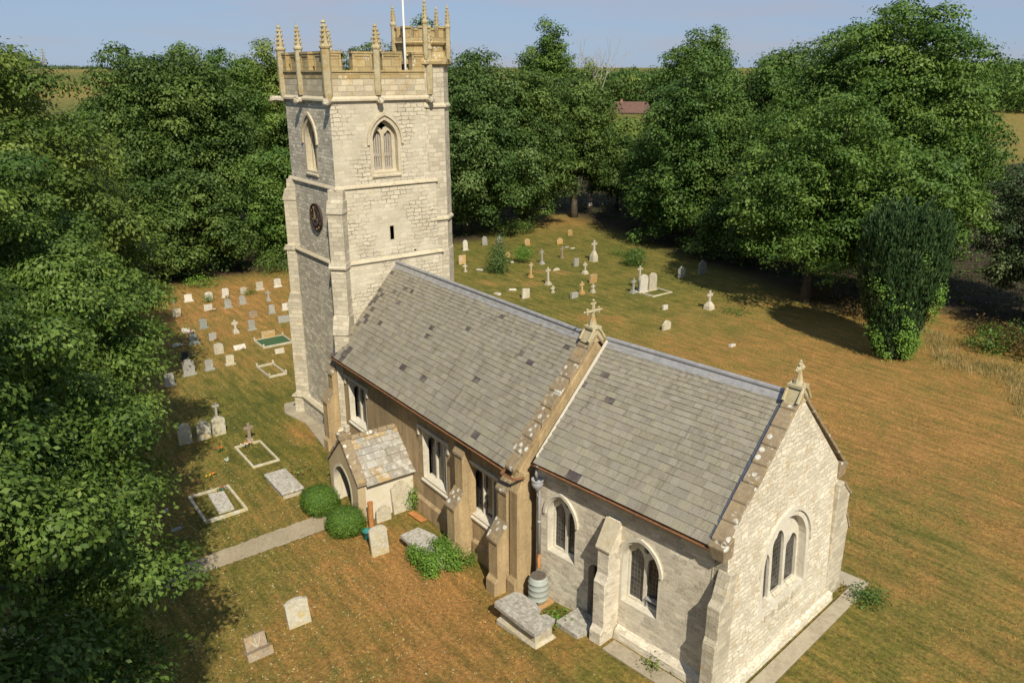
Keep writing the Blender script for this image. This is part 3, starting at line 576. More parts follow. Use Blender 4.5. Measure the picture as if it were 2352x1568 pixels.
q = MB(chf); q.tube([(.40, -3.26, 1.76), (.40, -3.27, 1.55), (.44, -3.3, 1.42), (.5, -3.36, 1.3)], .054, 10); lab(q.build('pipe_elbow', M['orange'], dp, smooth=True), 'orange plastic pipe end')
# ---------------------------------------------------------------- porch
pm = lambda u, v, d: (u, -5.5+d, v)
pa = arch(5.08, .78, -.1, .92, 1.86)
mb = MB(); mb.plate([(3.95, -.2), (6.5, -.2), (6.5, 1.72), (5.22, 3.02), (3.95, 1.72)], [arch(5.08, .78, -.1, .92, 1.86, .02)], pm, 0, .32)
lab(mb.build('porch_wall', M['porch_wall'], church), 'brown rendered porch gable')
q = MB(); q.box(6.2, 6.5, -5.18, -3.1, -.2, 1.72); lab(q.build('porch_wall', M['limewash'], church), 'whitewashed east side of the porch')
q = MB(); q.box(3.95, 4.25, -5.18, -3.1, -.2, 1.72); q.face([(4.2, -3.12, -.1), (6.3, -3.12, -.1), (6.3, -3.12, 1.7), (4.2, -3.12, 1.7)]); q.build('porch_wall', M['limewash'], church)
q = MB(); hi, ho = top(arch(5.08, .78, -.1, .92, 1.86, .0)), top(arch(5.08, .78, -.1, .92, 1.86, .10)); band(q, pm, hi, ho, -.012, .3)
for s in (-1, 1): q.plate(rect(5.08+s*.83-.05, 5.08+s*.83+.05, -.1, .92), [], pm, -.012, .3)
q.build('porch_arch', M['limewash'], church)
def pslab(r_):
    k = r_.uniform(.7, 1.15); return r_.choice([(.34*k, .31*k, .25*k), (.30*k, .27*k, .22*k), (.40*k, .38*k, .33*k), (.38*k, .26*k, .11*k)])
def rotf(a, b, z): return (5.22-b, a, z)      # the porch ridge runs north-south
slates('porch_roof', -5.2, -3.1, -1.50, 1.58, 0, 3.02, rotf, 0, .36, .22, .55, .38, 'slab', 12, .035, pslab)
slates('porch_roof', -5.2, -3.1, 1.50, 1.58, 0, 3.02, rotf, 0, .36, .22, .55, .38, 'slab', 13, .035, pslab)
q = MB()
for sg in (-1, 1):
    n = 4
    for k in range(n):
        f0, f1 = k/n, (k+1)/n-.004; P = lambda f, h: (5.22+sg*1.42*(1-f), 1.66+1.46*f+h)
        a, b = P(f0, 0), P(f1, 0); q.hexa([(a[0], -5.56, a[1]-.04), (a[0], -5.14, a[1]-.04), (b[0], -5.14, b[1]-.04), (b[0], -5.56, b[1]-.04), (a[0], -5.56, a[1]+.12), (a[0], -5.14, a[1]+.12), (b[0], -5.14, b[1]+.11), (b[0], -5.56, b[1]+.11)])
lab(q.build('coping', M['lichen'], church, bevel=.015), 'brown coping of the porch gable')
q = MB(); q.box(5.03, 5.41, -5.60, -5.1, 3.1, 3.34)
for k in range(5): q.hexa([(5.08, -5.1+k*.4, 3.0), (5.36, -5.1+k*.4, 3.0), (5.36, -4.72+k*.4, 3.0), (5.08, -4.72+k*.4, 3.0), (5.17, -5.1+k*.4, 3.14), (5.27, -5.1+k*.4, 3.14), (5.27, -4.72+k*.4, 3.13), (5.17, -4.72+k*.4, 3.13)])
q.build('ridge_stones', M['lichen'], church, bevel=.02)
q = MB(); q.obox(5.22, -5.2, 3.48, .2, .2, .3, .3); q.build('apex_stub', M['turret'], church, bevel=.04)
# ---------------------------------------------------------------- flagpole
fp = empty('flagpole', (-.36, 1.18, 15.7), 0, 'slender white flagpole rising behind the tower battlements', 'flagpole')
q = MB(); q.lathe([(.055, 0), (.05, 2), (.032, 7.4), (.03, 7.5)], 0, 0, 10); q.build('pole', M['white'], fp, smooth=True)
q = MB(); q.box(-.13, .13, -.13, .13, -.02, .25); q.build('base', M['leadd'], fp)
# ================================================================== GROUND
def blob(x, y, cx, cy, rx, ry): return math.exp(-(((x-cx)/rx)**2+((y-cy)/ry)**2))
def dryness(x, y):
    d = .44
    d += .42*blob(x, y, 11, -5.6, 5, 2.6)+.25*blob(x, y, 14, -8, 5, 4)-.12*blob(x, y, 6, -12, 5, 4)
    d += .35*blob(x, y, -29, 1, 8, 8)+.15*blob(x, y, -20, -2, 8, 5)-.28*blob(x, y, -7, -5.5, 5, 3)-.1*blob(x, y, -1.5, -6, 3.5, 1.5)+.5*blob(x, y, -2.6, -4.0, 1.6, .9)
    d += .22*sstep(6, 20, y)*sstep(-8, 6, x)+.14*blob(x, y, 12, 18, 12, 10)
    d -= .18*sstep(14, 20, y)*(1-sstep(-12, -2, x))
    d += .4*blob(x, y, -40, 42, 6, 6)-.12*blob(x, y, 22, 1.5, 2.2, 4.5)-.02*blob(x, y, 26, -4, 6, 6)+.12*sstep(19, 24, x)
    for cx, cy in ((-21.1, 19.5), (-22, 25.4), (-18.5, 22.5), (-20.1, 26.7), (-8.8, 19.7), (-7.4, 21.1), (-14, 16)): d += .5*blob(x, y, cx, cy, .9, .7)
    d -= .5*blob(x, y, 9.5, -3.9, 2.4, .5)+.5*blob(x, y, 15.2, -3.3, 1.1, .7)
    return min(1.1, max(0, d))
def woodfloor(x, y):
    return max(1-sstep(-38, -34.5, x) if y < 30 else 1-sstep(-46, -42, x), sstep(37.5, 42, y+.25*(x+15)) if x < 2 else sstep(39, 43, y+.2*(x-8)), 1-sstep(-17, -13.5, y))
def axis(a0, a1, step, far):
    v = list(np.arange(a0, a1+.01, step)); s = step; lo, hi = v[0], v[-1]
    left, right = [], []
    while hi < far: s *= 1.35; hi += s; right.append(hi)
    s = step
    while lo > -far: s *= 1.35; lo -= s; left.append(lo)
    return left[::-1]+v+right
def hill(x, y):
    r = math.hypot(x-31, y+17); return 24*sstep(700, 2600, r)+5*math.sin(x*.0021)*sstep(900, 2500, r)
gx, gy = axis(-46, 34, .7, 6000), axis(-26, 50, .7, 6000)
verts = []; cols = []
for y in gy:
    for x in gx:
        z = gh(x, y)+hill(x, y)
        if -50 < x < 40 and -30 < y < 55: z += .035*math.sin(x*.9+1.3*math.sin(y*.7))*math.sin(y*.8)*min(1, max(0, (abs(y)-5)/4))
        verts.append((x, y, z)); near = -60 < x < 60 and -60 < y < 60
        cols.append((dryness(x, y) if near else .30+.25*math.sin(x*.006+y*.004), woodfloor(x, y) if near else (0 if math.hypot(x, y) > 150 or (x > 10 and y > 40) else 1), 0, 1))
nx = len(gx); faces = [(j*nx+i, j*nx+i+1, (j+1)*nx+i+1, (j+1)*nx+i) for j in range(len(gy)-1) for i in range(nx-1)]
def grass_shader(name, blade=False):
    N = NT(name); co = N.coord('World'); at = N.n('Attribute'); at.attribute_name = 'Dry'; sp = N.n('SeparateColor'); N.l(at.outputs['Color'], sp.inputs[0])
    a = N.noise(co, .33, 5, .6); b = N.noise(co, 1.5, 5, .65); f = N.noise(co, 9, 4, .7); g = N.noise(co, 26, 3, .7); gg = N.noise(co, 7.5, 6, .85); st = N.noise(N.coord('World', (.35, 2.4, 1), (0, 0, R(6))), 1.3, 5, .65)
    d = N.math('ADD', sp.outputs[0], N.math('MULTIPLY', N.math('SUBTRACT', a.outputs[0], .5), .9))
    d = N.math('ADD', d, N.math('MULTIPLY', N.math('SUBTRACT', b.outputs[0], .5), .95)); d = N.math('ADD', d, N.math('MULTIPLY', N.math('SUBTRACT', f.outputs[0], .5), .7)); d = N.math('ADD', d, N.math('MULTIPLY', N.math('SUBTRACT', st.outputs[0], .5), .9))
    cr = N.n('ValToRGB'); N.l(d, cr.inputs[0]); e = cr.color_ramp.elements
    e[0].position = .0; e[0].color = (.085, .10, .018, 1); e[1].position = 1.0; e[1].color = (.35, .19, .062, 1)
    for p, c in ((.28, (.145, .135, .026, 1)), (.5, (.215, .165, .042, 1)), (.72, (.275, .17, .048, 1))):
        q = e.new(p); q.color = c
    c = N.mix(N.ramp(gg.outputs[0], .34, .66), N.mix(1., cr.outputs[0], (.50, .50, .48), 'MULTIPLY'), N.mix(1., cr.outputs[0], (1.68, 1.62, 1.48), 'MULTIPLY'))
    c = N.mix(1., c, N.ramp(st.outputs[0], .34, .66, (.76,)*3, (1.1,)*3), 'MULTIPLY')
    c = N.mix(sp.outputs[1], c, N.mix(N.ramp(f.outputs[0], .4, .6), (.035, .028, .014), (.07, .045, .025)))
    h = N.math('ADD', N.math('MULTIPLY', f.outputs[0], .6), N.math('MULTIPLY', g.outputs[0], .5))
    if blade: return N.out(N.mix(1., c, (1.25, 1.25, 1.2), 'MULTIPLY'))
    return N.out(c, N.math('ADD', h, gg.outputs[0]), .9, .09, .95)
def raw_mesh(name, co, quads, mat, attrs=None, parent=None):
    """fast mesh from numpy arrays; quads (n,k)"""
    me = bpy.data.meshes.new(name); n, k = quads.shape
    me.vertices.add(len(co)); me.vertices.foreach_set('co', np.ascontiguousarray(co, 'f').ravel())
    me.loops.add(n*k); me.loops.foreach_set('vertex_index', np.ascontiguousarray(quads, 'i').ravel())
    me.polygons.add(n); me.polygons.foreach_set('loop_start', np.arange(0, n*k, k, dtype='i'))
    me.materials.append(mat)
    for an, dom, typ, arr in attrs or []:
        a = me.attributes.new(an, typ, dom)
        a.data.foreach_set('color' if 'COLOR' in typ else 'value', np.ascontiguousarray(arr, 'f').ravel())
    me.update(calc_edges=True); o = bpy.data.objects.new(name, me); COL.objects.link(o)
    if parent: o.parent = parent
    return o
grd = raw_mesh('ground', np.array(verts), np.array(faces), grass_shader('dry_lawn'), [('Dry', 'POINT', 'FLOAT_COLOR', np.array(cols))])
grd.data.polygons.foreach_set('use_smooth', [True]*len(grd.data.polygons)); tag(grd, None, None, None, 'structure')
def sheet(name, poly, mat, dz, kind='structure', sub=1, jit=0, seed=1):
    r_ = random.Random(seed); q = MB(); pts = []
    for k in range(len(poly)):
        a, b = poly[k], poly[(k+1) % len(poly)]
        for i in range(sub): f = i/sub; pts.append((a[0]+(b[0]-a[0])*f+r_.uniform(-jit, jit), a[1]+(b[1]-a[1])*f+r_.uniform(-jit, jit)))
    for t in tessellate_polygon([[Vector((x, y, 0)) for x, y in pts]]):
        q.face([(*pts[i], gh(*pts[i])+dz) for i in t])
    o = q.build(name, mat); tag(o, None, None, None, kind); return o
M['gravel'] = mottled('path_gravel', (.35, .285, .19), (.26, .21, .135), (.43, .365, .26), .9, 14, lich=(.17, .15, .05), lamt=.15, bump=.02, grain=70)
M['paving'] = mottled('worn_paving', (.36, .31, .22), (.25, .205, .14), (.44, .385, .29), .9, 8, lich=(.26, .21, .14), lamt=.2, bump=.01)
sheet('path', [(5.0, -6.1), (6.15, -6.1), (6.2, -9), (6.25, -11.2), (6.5, -13.2), (6.8, -18), (5.5, -18), (5.42, -13.2), (5.25, -11.2), (5.1, -8.5)], M['gravel'], .045, sub=26, jit=.04)
def kerbed(name, poly, h, mat):
    q = MB(); q.loft([[(x, y, gh(x, y)-.1) for x, y in poly], [(x, y, gh(x, y)+h) for x, y in poly]], cap=(0, 1)); o = q.build(name, mat, bevel=.01); tag(o, None, None, None, 'structure'); return o
kerbed('paving_strip', [chf(7.46, -3.7, 0)[:2], chf(7.95, -3.7, 0)[:2], chf(7.9, 3.5, 0)[:2], chf(7.46, 3.5, 0)[:2]], .07, M['paving'])
kerbed('paving_strip', [chf(7.44, 3.55, 0)[:2], chf(7.95, 3.55, 0)[:2], chf(7.8, 4.9, 0)[:2], chf(6.6, 4.9, 0)[:2], chf(6.6, 4.2, 0)[:2], chf(7.44, 4.2, 0)[:2]], .05, M['paving'])
kerbed('paving_strip', [chf(3.7, -3.95, 0)[:2], chf(6.75, -3.95, 0)[:2], chf(6.75, -3.4, 0)[:2], chf(3.7, -3.4, 0)[:2]], .05, M['paving'])
kerbed('paving_strip', [(-6.5, -3.5), (-5.4, -3.9), (-3.6, -3.55), (-.55, -3.9), (-.55, -3.15), (-6.5, -2.3)], .07, M['paving'])
kerbed('paving_strip', [(4.2, -6.05), (6.1, -6.05), (6.1, -5.52), (4.2, -5.52)], .06, M['paving'])
rs = np.random.default_rng(11)
def scatter(n, x0, x1, y0, y1, keep):
    x = rs.uniform(x0, x1, n); y = rs.uniform(y0, y1, n); k = keep(x, y); return x[k], y[k]
CH0 = lambda x, y: ~((x > -5.6) & (x < 14) & (y > -3.4) & (y < 3.4)) & ~((x > 3.8) & (x < 6.7) & (y > -5.7) & (y < -3)) & ~((x > 12.9) & (x < 22.2) & (y > -4.1+.13*(x-13)) & (y < 4.6+.13*(x-13)))
PATH = lambda x, y: ~((np.abs(x-5.7+.12*np.minimum(0, y+9)) < .42+.12*rs.random(len(x))) & (y < -6))
vgh = np.vectorize(gh); vdr = np.vectorize(dryness); vwf = np.vectorize(woodfloor)
def blades(name, x, y, h, wdt, mat, lean=.5):
    n = len(x); a = rs.uniform(0, 6.28, n); l = rs.normal(0, lean, (n, 2))*h[:, None]; z = vgh(x, y)
    p0 = np.stack([x-np.cos(a)*wdt, y-np.sin(a)*wdt, z], 1); p1 = np.stack([x+np.cos(a)*wdt, y+np.sin(a)*wdt, z], 1); p2 = np.stack([x+l[:, 0], y+l[:, 1], z+h], 1)
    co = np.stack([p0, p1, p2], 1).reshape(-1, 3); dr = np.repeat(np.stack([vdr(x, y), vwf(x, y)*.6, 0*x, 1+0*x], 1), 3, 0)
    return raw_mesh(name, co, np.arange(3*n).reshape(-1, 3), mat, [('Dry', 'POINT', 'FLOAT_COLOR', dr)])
bm_ = grass_shader('grass_blades', True)
x, y = scatter(190000, -34, 30, -15, 34, lambda x, y: CH0(x, y) & PATH(x, y) & (rs.random(len(x)) < np.clip(1.2-.5*np.sin(x*1.7)*np.sin(y*2.1)-.012*np.hypot(x-20, y+8), 0, 1)))
tag(blades('grass', x, y, rs.uniform(.02, .085, len(x)), rs.uniform(.008, .02, len(x)), bm_), 'short parched lawn grass growing over the churchyard', 'grass', None, 'stuff')
# tall straw coloured grass at the right edge, below the dark trees
hay = NT('tall_dry_grass'); hay = hay.out(hay.mix(hay.ramp(hay.noise(hay.coord('World'), .8, 4).outputs[0], .4, .6), (.36, .27, .11), (.17, .17, .055)))
x, y = scatter(30000, 5, 24, 25, 36, lambda x, y: np.abs(y-(34.2-.62*(x-8))-1.2*np.sin(x)) < 1.7*rs.random(len(x))+.25)
tag(blades('tall_grass', x, y, rs.uniform(.15, .5, len(x)), rs.uniform(.008, .02, len(x)), hay, .35), 'tall straw coloured grass along the field edge under the dark trees', 'tall grass', None, 'stuff')
def litter(n, x0, x1, y0, y1, keep, name, label, c0, c1, s0, s1):
    x, y = scatter(n, x0, x1, y0, y1, keep); n = len(x); a = rs.uniform(0, 6.28, n); s = rs.uniform(s0, s1, n); z = vgh(x, y)+rs.uniform(.045, .075, n); t = rs.uniform(-.02, .02, (n, 4)); P = []
    for k in range(4):
        r = s*(1 if k % 2 == 0 else .5); P.append(np.stack([x+np.cos(a+k*1.571)*r, y+np.sin(a+k*1.571)*r, z+t[:, k]], 1))
    Nn = NT(name+'_leaf'); at = Nn.n('Attribute'); at.attribute_name = 'tint'; mt = Nn.out(Nn.mix(at.outputs['Fac'], c0, c1))
    o = raw_mesh(name, np.stack(P, 1).reshape(-1, 3), np.arange(4*n).reshape(-1, 4), mt, [('tint', 'FACE', 'FLOAT', rs.random(n))]); return tag(o, label, 'fallen leaves', None, 'stuff')
litter(9000, -16, 22, -15, -4, lambda x, y: CH0(x, y) & (rs.random(len(x)) < np.clip((-y-3.5)/8, .12, 1)), 'fallen_leaves', 'pale fallen lime leaves scattered over the front lawn', (.30, .26, .10), (.36, .33, .18), .022, .05)
# ================================================================== FOLIAGE
def leaf_mat(name, c0, c1, c2, trans=.2):
    N = NT(name); at = N.n('Attribute'); at.attribute_name = 'tint'; cr = N.n('ValToRGB'); N.l(at.outputs['Fac'], cr.inputs[0]); e = cr.color_ramp.elements
    e[0].position = .1; e[0].color = (*c0, 1); e[1].position = .95; e[1].color = (*c2, 1); q = e.new(.5); q.color = (*c1, 1)
    N.b.inputs['Roughness'].default_value = .5; N.b.inputs['Specular IOR Level'].default_value = .2; N.l(cr.outputs[0], N.b.inputs['Base Color'])
    tr = N.n('BsdfTranslucent'); N.l(N.mix(1., cr.outputs[0], (1.1, 1.25, .5), 'MULTIPLY'), tr.inputs[0]); ms_ = N.n('MixShader'); ms_.inputs[0].default_value = trans
    N.l(N.b.outputs[0], ms_.inputs[1]); N.l(tr.outputs[0], ms_.inputs[2]); N.l(ms_.outputs[0], N.t.nodes['Material Output'].inputs[0]); return N.m
LM = {
 'lime': leaf_mat('lime_leaves', (0.050, 0.097, 0.018), (0.096, 0.156, 0.028), (0.178, 0.248, 0.051)),
 'limey': leaf_mat('yellowish_lime_leaves', (0.069, 0.110, 0.020), (0.126, 0.179, 0.033), (0.202, 0.253, 0.055)),
 'dark': leaf_mat('dark_leaves', (0.044, 0.081, 0.017), (0.082, 0.132, 0.027), (0.151, 0.215, 0.048)),
 'ash': leaf_mat('ash_leaves', (0.048, 0.100, 0.017), (0.091, 0.158, 0.027), (0.158, 0.235, 0.046)),
 'syc': leaf_mat('sycamore_leaves', (0.044, 0.087, 0.019), (0.077, 0.135, 0.031), (0.177, 0.239, 0.076)),
 'oak': leaf_mat('oak_leaves', (0.045, 0.093, 0.019), (0.082, 0.146, 0.028), (0.143, 0.215, 0.046)),
 'grey': leaf_mat('greyish_leaves', (0.042, 0.070, 0.028), (0.080, 0.118, 0.045), (0.180, 0.220, 0.100)),
 'box': leaf_mat('clipped_box_leaves', (0.060, 0.120, 0.016), (0.100, 0.180, 0.024), (0.160, 0.260, 0.036)),
 'yew': leaf_mat('yew_needles', (0.022, 0.050, 0.018), (0.038, 0.078, 0.025), (0.070, 0.115, 0.036), .1),
 'ivy': leaf_mat('ivy_leaves', (0.060, 0.130, 0.018), (0.115, 0.220, 0.030), (0.200, 0.320, 0.050)),
 'brown': leaf_mat('bramble_leaves', (0.070, 0.060, 0.022), (0.120, 0.085, 0.030), (0.190, 0.120, 0.045)),
}
M['bark'] = mottled('bark', (.10, .08, .055), (.06, .048, .034), (.15, .125, .09), 2.5, 9, bump=.03)
def leaf_quads(rng, ctr, out, tint, k, spread, size, a=.6, b=.55, c=.42, droop=.25, wid=.6):
    """k leaves round every spray centre: rhombic faces, tilted outwards, up and at random"""
    n = len(ctr)*k; ce = np.repeat(ctr, k, 0); ou = np.repeat(out, k, 0); off = rng.normal(0, 1, (n, 3))*np.array(spread)
    off[:, 2] -= droop*np.hypot(off[:, 0], off[:, 1]); pos = ce+off
    so_ = off/np.array(spread); so_ /= np.linalg.norm(so_, axis=1)[:, None]+1e-6; nr = ou*a+so_*a*.8+np.array([0, 0, b])+rng.normal(0, c, (n, 3)); nr /= np.linalg.norm(nr, axis=1)[:, None]+1e-9
    t1 = off+ou*.3+rng.normal(0, .3, (n, 3))*np.array(spread).max(); t1 -= nr*(t1*nr).sum(1)[:, None]; t1 /= np.linalg.norm(t1, axis=1)[:, None]+1e-9
    t2 = np.cross(nr, t1); L = size*rng.uniform(.65, 1.3, n)[:, None]; W = L*wid*.5
    q = np.stack([pos-t1*L*.5, pos-t2*W+t1*L*.05, pos+t1*L*.5-nr*L*.12, pos+t2*W+t1*L*.05], 1)
    ti = np.clip(np.repeat(tint, k)+rng.normal(0, .13, n), 0, 1); return q.reshape(-1, 3), ti
def crown_mesh(rng, lobes, dens, k, spread, size, **kw):
    """sprays over the lobes' outsides (not deep inside a neighbour) plus a sparse filling"""
    C_, O_, T_ = [], [], []
    cs = np.array([l[0] for l in lobes]); rs_ = np.array([l[1] for l in lobes])
    for i, (c, r) in enumerate(lobes):
        area = 4*math.pi*((r[0]*r[1])**1.6+(r[0]*r[2])**1.6+(r[1]*r[2])**1.6)**(1/1.6)/3**(1/1.6); n = max(12, int(area*dens))
        d = rng.normal(0, 1, (n, 3)); d[:, 2] += .45; d /= np.linalg.norm(d, axis=1)[:, None]
        rad = rng.uniform(.74, 1.1, n)*(1+.14*np.sin(d[:, 0]*7+i)*np.sin(d[:, 1]*6+2*i)*1.3); rad[rng.random(n) < .10] *= .6
        p = np.array(c)+d*np.array(r)*rad[:, None]; keep = np.ones(n, bool)
        for j in range(len(lobes)):
            if j != i: keep &= (((p-cs[j])/rs_[j])**2).sum(1) > .6
        keep &= p[:, 2] > .3
        C_.append(p[keep]); O_.append(d[keep]); T_.append(np.clip(rng.normal(.45, .17)+rng.normal(0, .13, keep.sum()), 0, 1))
    return leaf_quads(rng, np.concatenate(C_), np.concatenate(O_), np.concatenate(T_), k, spread, size, **kw)
def mesh_leaves(name, qt, mat, parent, loc):
    q, t = qt; q = q-np.array(loc); return raw_mesh(name, q, np.arange(len(q)).reshape(-1, 4), mat, [('tint', 'FACE', 'FLOAT', t)], parent)
def auto_lobes(rng, x, y, zb, zt, rx, ry, n, fr=.42, shape=0):
    cz, rz = (zb+zt)/2, (zt-zb)/2; L = [((x, y, cz), (rx*.62, ry*.62, rz*.68))]
    for i in range(n):
        f = (i+.5)/n; zc = 1-2*f; th = i*2.39996+rng.uniform(-.4, .4); rr = math.sqrt(max(0, 1-zc*zc))**.7; w_ = 1-shape*zc*.5
        k = rng.uniform(.82, 1.06); s = rng.uniform(.75, 1.2)*fr
        L.append(((x+rx*(1-fr*.75)*rr*w_*k*math.cos(th), y+ry*(1-fr*.75)*rr*w_*k*math.sin(th), cz+rz*(1-fr*.8)*zc*k), (rx*s, ry*s, rz*s*.8)))
    return L
def boughs(rng, lobes, k=7, fr=.46, cf=.78, bz=.72):
    """every big lobe carries smaller leafy boughs with gaps between them"""
    out = []
    for i, (c, r) in enumerate(lobes):
        if i == 0: out.append((c, tuple(v*cf for v in r))); continue
        out.append((c, tuple(v*.5 for v in r))); ph = rng.uniform(0, 6)
        for j in range(k):
            zc = 1-1.75*(j+.5)/k; th = ph+j*2.39996; rr = math.sqrt(max(0, 1-zc*zc)); s = fr*rng.uniform(.75, 1.2); m_ = rng.uniform(.62, .9)
            out.append(((c[0]+r[0]*m_*rr*math.cos(th), c[1]+r[1]*m_*rr*math.sin(th), c[2]+r[2]*m_*zc), (r[0]*s, r[1]*s, r[2]*s*bz)))
    return out
def trunk_mesh(rng, root, x, y, top, r0, lobes, loc, limbs=7):
    q = MB(); gz = gh(x, y); pts = [(x+.15*math.sin(k*1.7)*k/6, y+.15*math.cos(k*1.3)*k/6, gz-.3+(top-gz)*k/6) for k in range(7)]; q.tube(pts, [r0*1.5]+[r0*(1-.8*k/6) for k in range(1, 7)], 9)
    for l in lobes[1:1+limbs]:
        c = l[0]; k = rng.integers(2, 5); b = pts[k]; mid = tuple(b[i]*.5+c[i]*.5+(0, 0, -.4)[i] for i in range(3)); q.tube([b, mid, c], [r0*.42, r0*.26, r0*.07], 6)
    q.v = [(v[0]-loc[0], v[1]-loc[1], v[2]-loc[2]) for v in q.v]
    return q.build('trunk', M['bark'], root, smooth=True)
def tree(label, x, y, zb, zt, rx, ry, mat, seed, n=16, size=.3, dens=1.0, k=26, spread=(.55, .55, .22), fr=.42, extra=(), cat='tree', name='tree', group=None, r0=None, lobes=None, shape=0, nb=7, bf=.46, cf=.64, bz=.68, **kw):
    rng = np.random.default_rng(seed); loc = (x, y, gh(x, y)); root = empty(name, loc, 0, label, cat, group)
    lb = (lobes or auto_lobes(rng, x, y, zb, zt, rx, ry, n, fr, shape))+list(extra)
    trunk_mesh(rng, root, x, y, zb+(zt-zb)*.75, r0 or max(.12, (zt)*.022), lb, loc); lb = boughs(rng, lb, nb, bf, cf, bz)
    mesh_leaves('crown', crown_mesh(rng, lb, dens, k, spread, size, **kw), LM[mat], root, loc); return root

def undergrowth(n, mat, name, label, x0, x1, y0, y1, keep, hmax, size):
    x, y = scatter(n, x0, x1, y0, y1, keep); z = rs.random(len(x))**1.5*hmax*(.5+.5*np.sin(x*.9+np.sin(y*1.1)*2))+.1; p = np.stack([x, y, z], 1)
    o = mesh_leaves(name, leaf_quads(np.random.default_rng(4), p, np.tile([0, 0, 1.], (len(p), 1)), rs.random(len(p))*.6, 7, (.25, .25, .12), size), LM[mat], None, (0, 0, 0)); return tag(o, label, 'undergrowth', None, 'stuff')
undergrowth(16000, 'dark', 'undergrowth', 'dark low undergrowth on the floor of the wood', -62, 24, -14, 66, lambda x, y: vwf(x, y) > .75+.2*rs.random(len(x)), 1.1, .22)
# ================================================================== GRAVES
def gm(name, base, dark, light, lich=None, lamt=.2, s1=2.4):
    N = NT(name); tc_ = N.n('TexCoord'); oi = N.n('ObjectInfo'); ad = N.n('VectorMath', operation='ADD'); cb = N.n('CombineXYZ'); N.l(N.math('MULTIPLY', oi.outputs['Random'], 37.), cb.inputs[0]); N.l(N.math('MULTIPLY', oi.outputs['Random'], 91.), cb.inputs[1])
    N.l(tc_.outputs['Object'], ad.inputs[0]); N.l(cb.outputs[0], ad.inputs[1]); co = ad.outputs[0]
    a = N.noise(co, s1, 6, .68); b = N.noise(co, 9, 5, .7); g = N.noise(co, 30, 3, .7)
    c = N.mix(N.ramp(a.outputs[0], .36, .64), base, dark); c = N.mix(N.ramp(b.outputs[0], .45, .68, (0,)*3, (.8,)*3), c, light)
    if lich:
        sx = N.n('SeparateXYZ'); N.l(tc_.outputs['Object'], sx.inputs[0]); n = N.noise(co, 3.4, 6, .75); lo = N.math('SUBTRACT', n.outputs[0], N.math('MULTIPLY', sx.outputs[2], .10))
        c = N.mix(N.math('MULTIPLY', N.ramp(lo, .56-lamt*.3, .66-lamt*.2), .85), c, lich)
    c = N.mix(1., c, N.ramp(oi.outputs['Random'], 0, 1, (.86,)*3, (1.08,)*3), 'MULTIPLY')
    return N.out(c, N.math('ADD', b.outputs[0], N.math('MULTIPLY', g.outputs[0], .6)), .6, .015)
GM = {'pale': gm('pale_headstone', (.50, .45, .34), (.38, .33, .24), (.58, .54, .44), (.42, .34, .10), .15),
 'white': gm('white_marble', (.58, .54, .45), (.47, .43, .35), (.66, .63, .56), (.38, .34, .18), .12),
 'grey': gm('grey_headstone', (.33, .32, .28), (.25, .24, .20), (.42, .41, .36), (.30, .27, .12), .05),
 'green': gm('greenish_granite', (.23, .245, .215), (.18, .195, .17), (.29, .30, .26)),
 'dark': gm('dark_granite', (.055, .055, .06), (.04, .04, .045), (.09, .09, .095)),
 'brown': gm('brown_headstone', (.29, .23, .16), (.22, .17, .115), (.37, .31, .23), (.34, .22, .08), .15),
 'orange': gm('orange_lichen_stone', (.47, .41, .29), (.36, .29, .19), (.55, .50, .40), (.45, .25, .05), .75),
 'lich': gm('lichen_crusted_stone', (.50, .47, .37), (.40, .36, .26), (.62, .59, .50), (.46, .36, .12), .35, 3.5),
 'tomb': gm('tomb_slab_stone', (.40, .37, .31), (.26, .24, .19), (.62, .59, .53), None, 0, 5)}
def outline(st, w, h):
    a = w/2
    if st == 'flat': return [(-a, 0), (a, 0), (a, h), (-a, h)]
    if st == 'peak': return [(-a, 0), (a, 0), (a, h*.9), (0, h), (-a, h*.9)]
    if st == 'round': return [(-a, 0), (a, 0)]+[(a*math.cos(t), h-a*.55+a*.55*math.sin(t)) for t in [math.pi*k/12 for k in range(13)]]
    if st == 'bow': return [(-a, 0), (a, 0)]+[(a*math.cos(t), h*.88+h*.12*math.sin(t)) for t in [math.pi*k/10 for k in range(11)]]
    if st == 'full': return [(-a, 0), (a, 0)]+[(a*math.cos(t), h-a+a*math.sin(t)) for t in [math.pi*k/14 for k in range(15)]]
    if st == 'gothic':
        s = h-a*1.25; return [(-a, 0), (a, 0)]+arch(0, a, 0, s, h, 0, 7)[2:]
    if st == 'shoulder':
        b = a*.66; s = h-b*.8; return [(-a, 0), (a, 0), (a, s-.03), (a*.94, s+.02), (b, s+.02)]+[(b*math.cos(t), s+.02+(h-s-.02)*math.sin(t)) for t in [math.pi*k/10 for k in range(1, 10)]]+[(-b, s+.02), (-a*.94, s+.02), (-a, s-.03)]
    if st == 'ogee':
        s = h*.76; return [(-a, 0), (a, 0), (a, s), (a*.86, s+.02), (a*.8, h*.84), (a*.45, h*.87), (a*.3, h*.95), (0, h), (-a*.3, h*.95), (-a*.45, h*.87), (-a*.8, h*.84), (-a*.86, s+.02), (-a, s)]
    if st == 'scroll':
        s = h*.86; return [(-a, 0), (a, 0), (a, s), (a*1.02, s+.05), (a*.86, s+.06)]+[(a*.84*math.cos(t), s+.05+(h-s-.05)*math.sin(t)) for t in [math.pi*k/10 for k in range(2, 9)]]+[(-a*.86, s+.06), (-a*1.02, s+.05), (-a, s)]
def place(o, x, y, rz, tilt=0, side=0): o.location = (x, y, gh(x, y)); o.rotation_euler = (R(side), R(tilt), R(rz)); return o
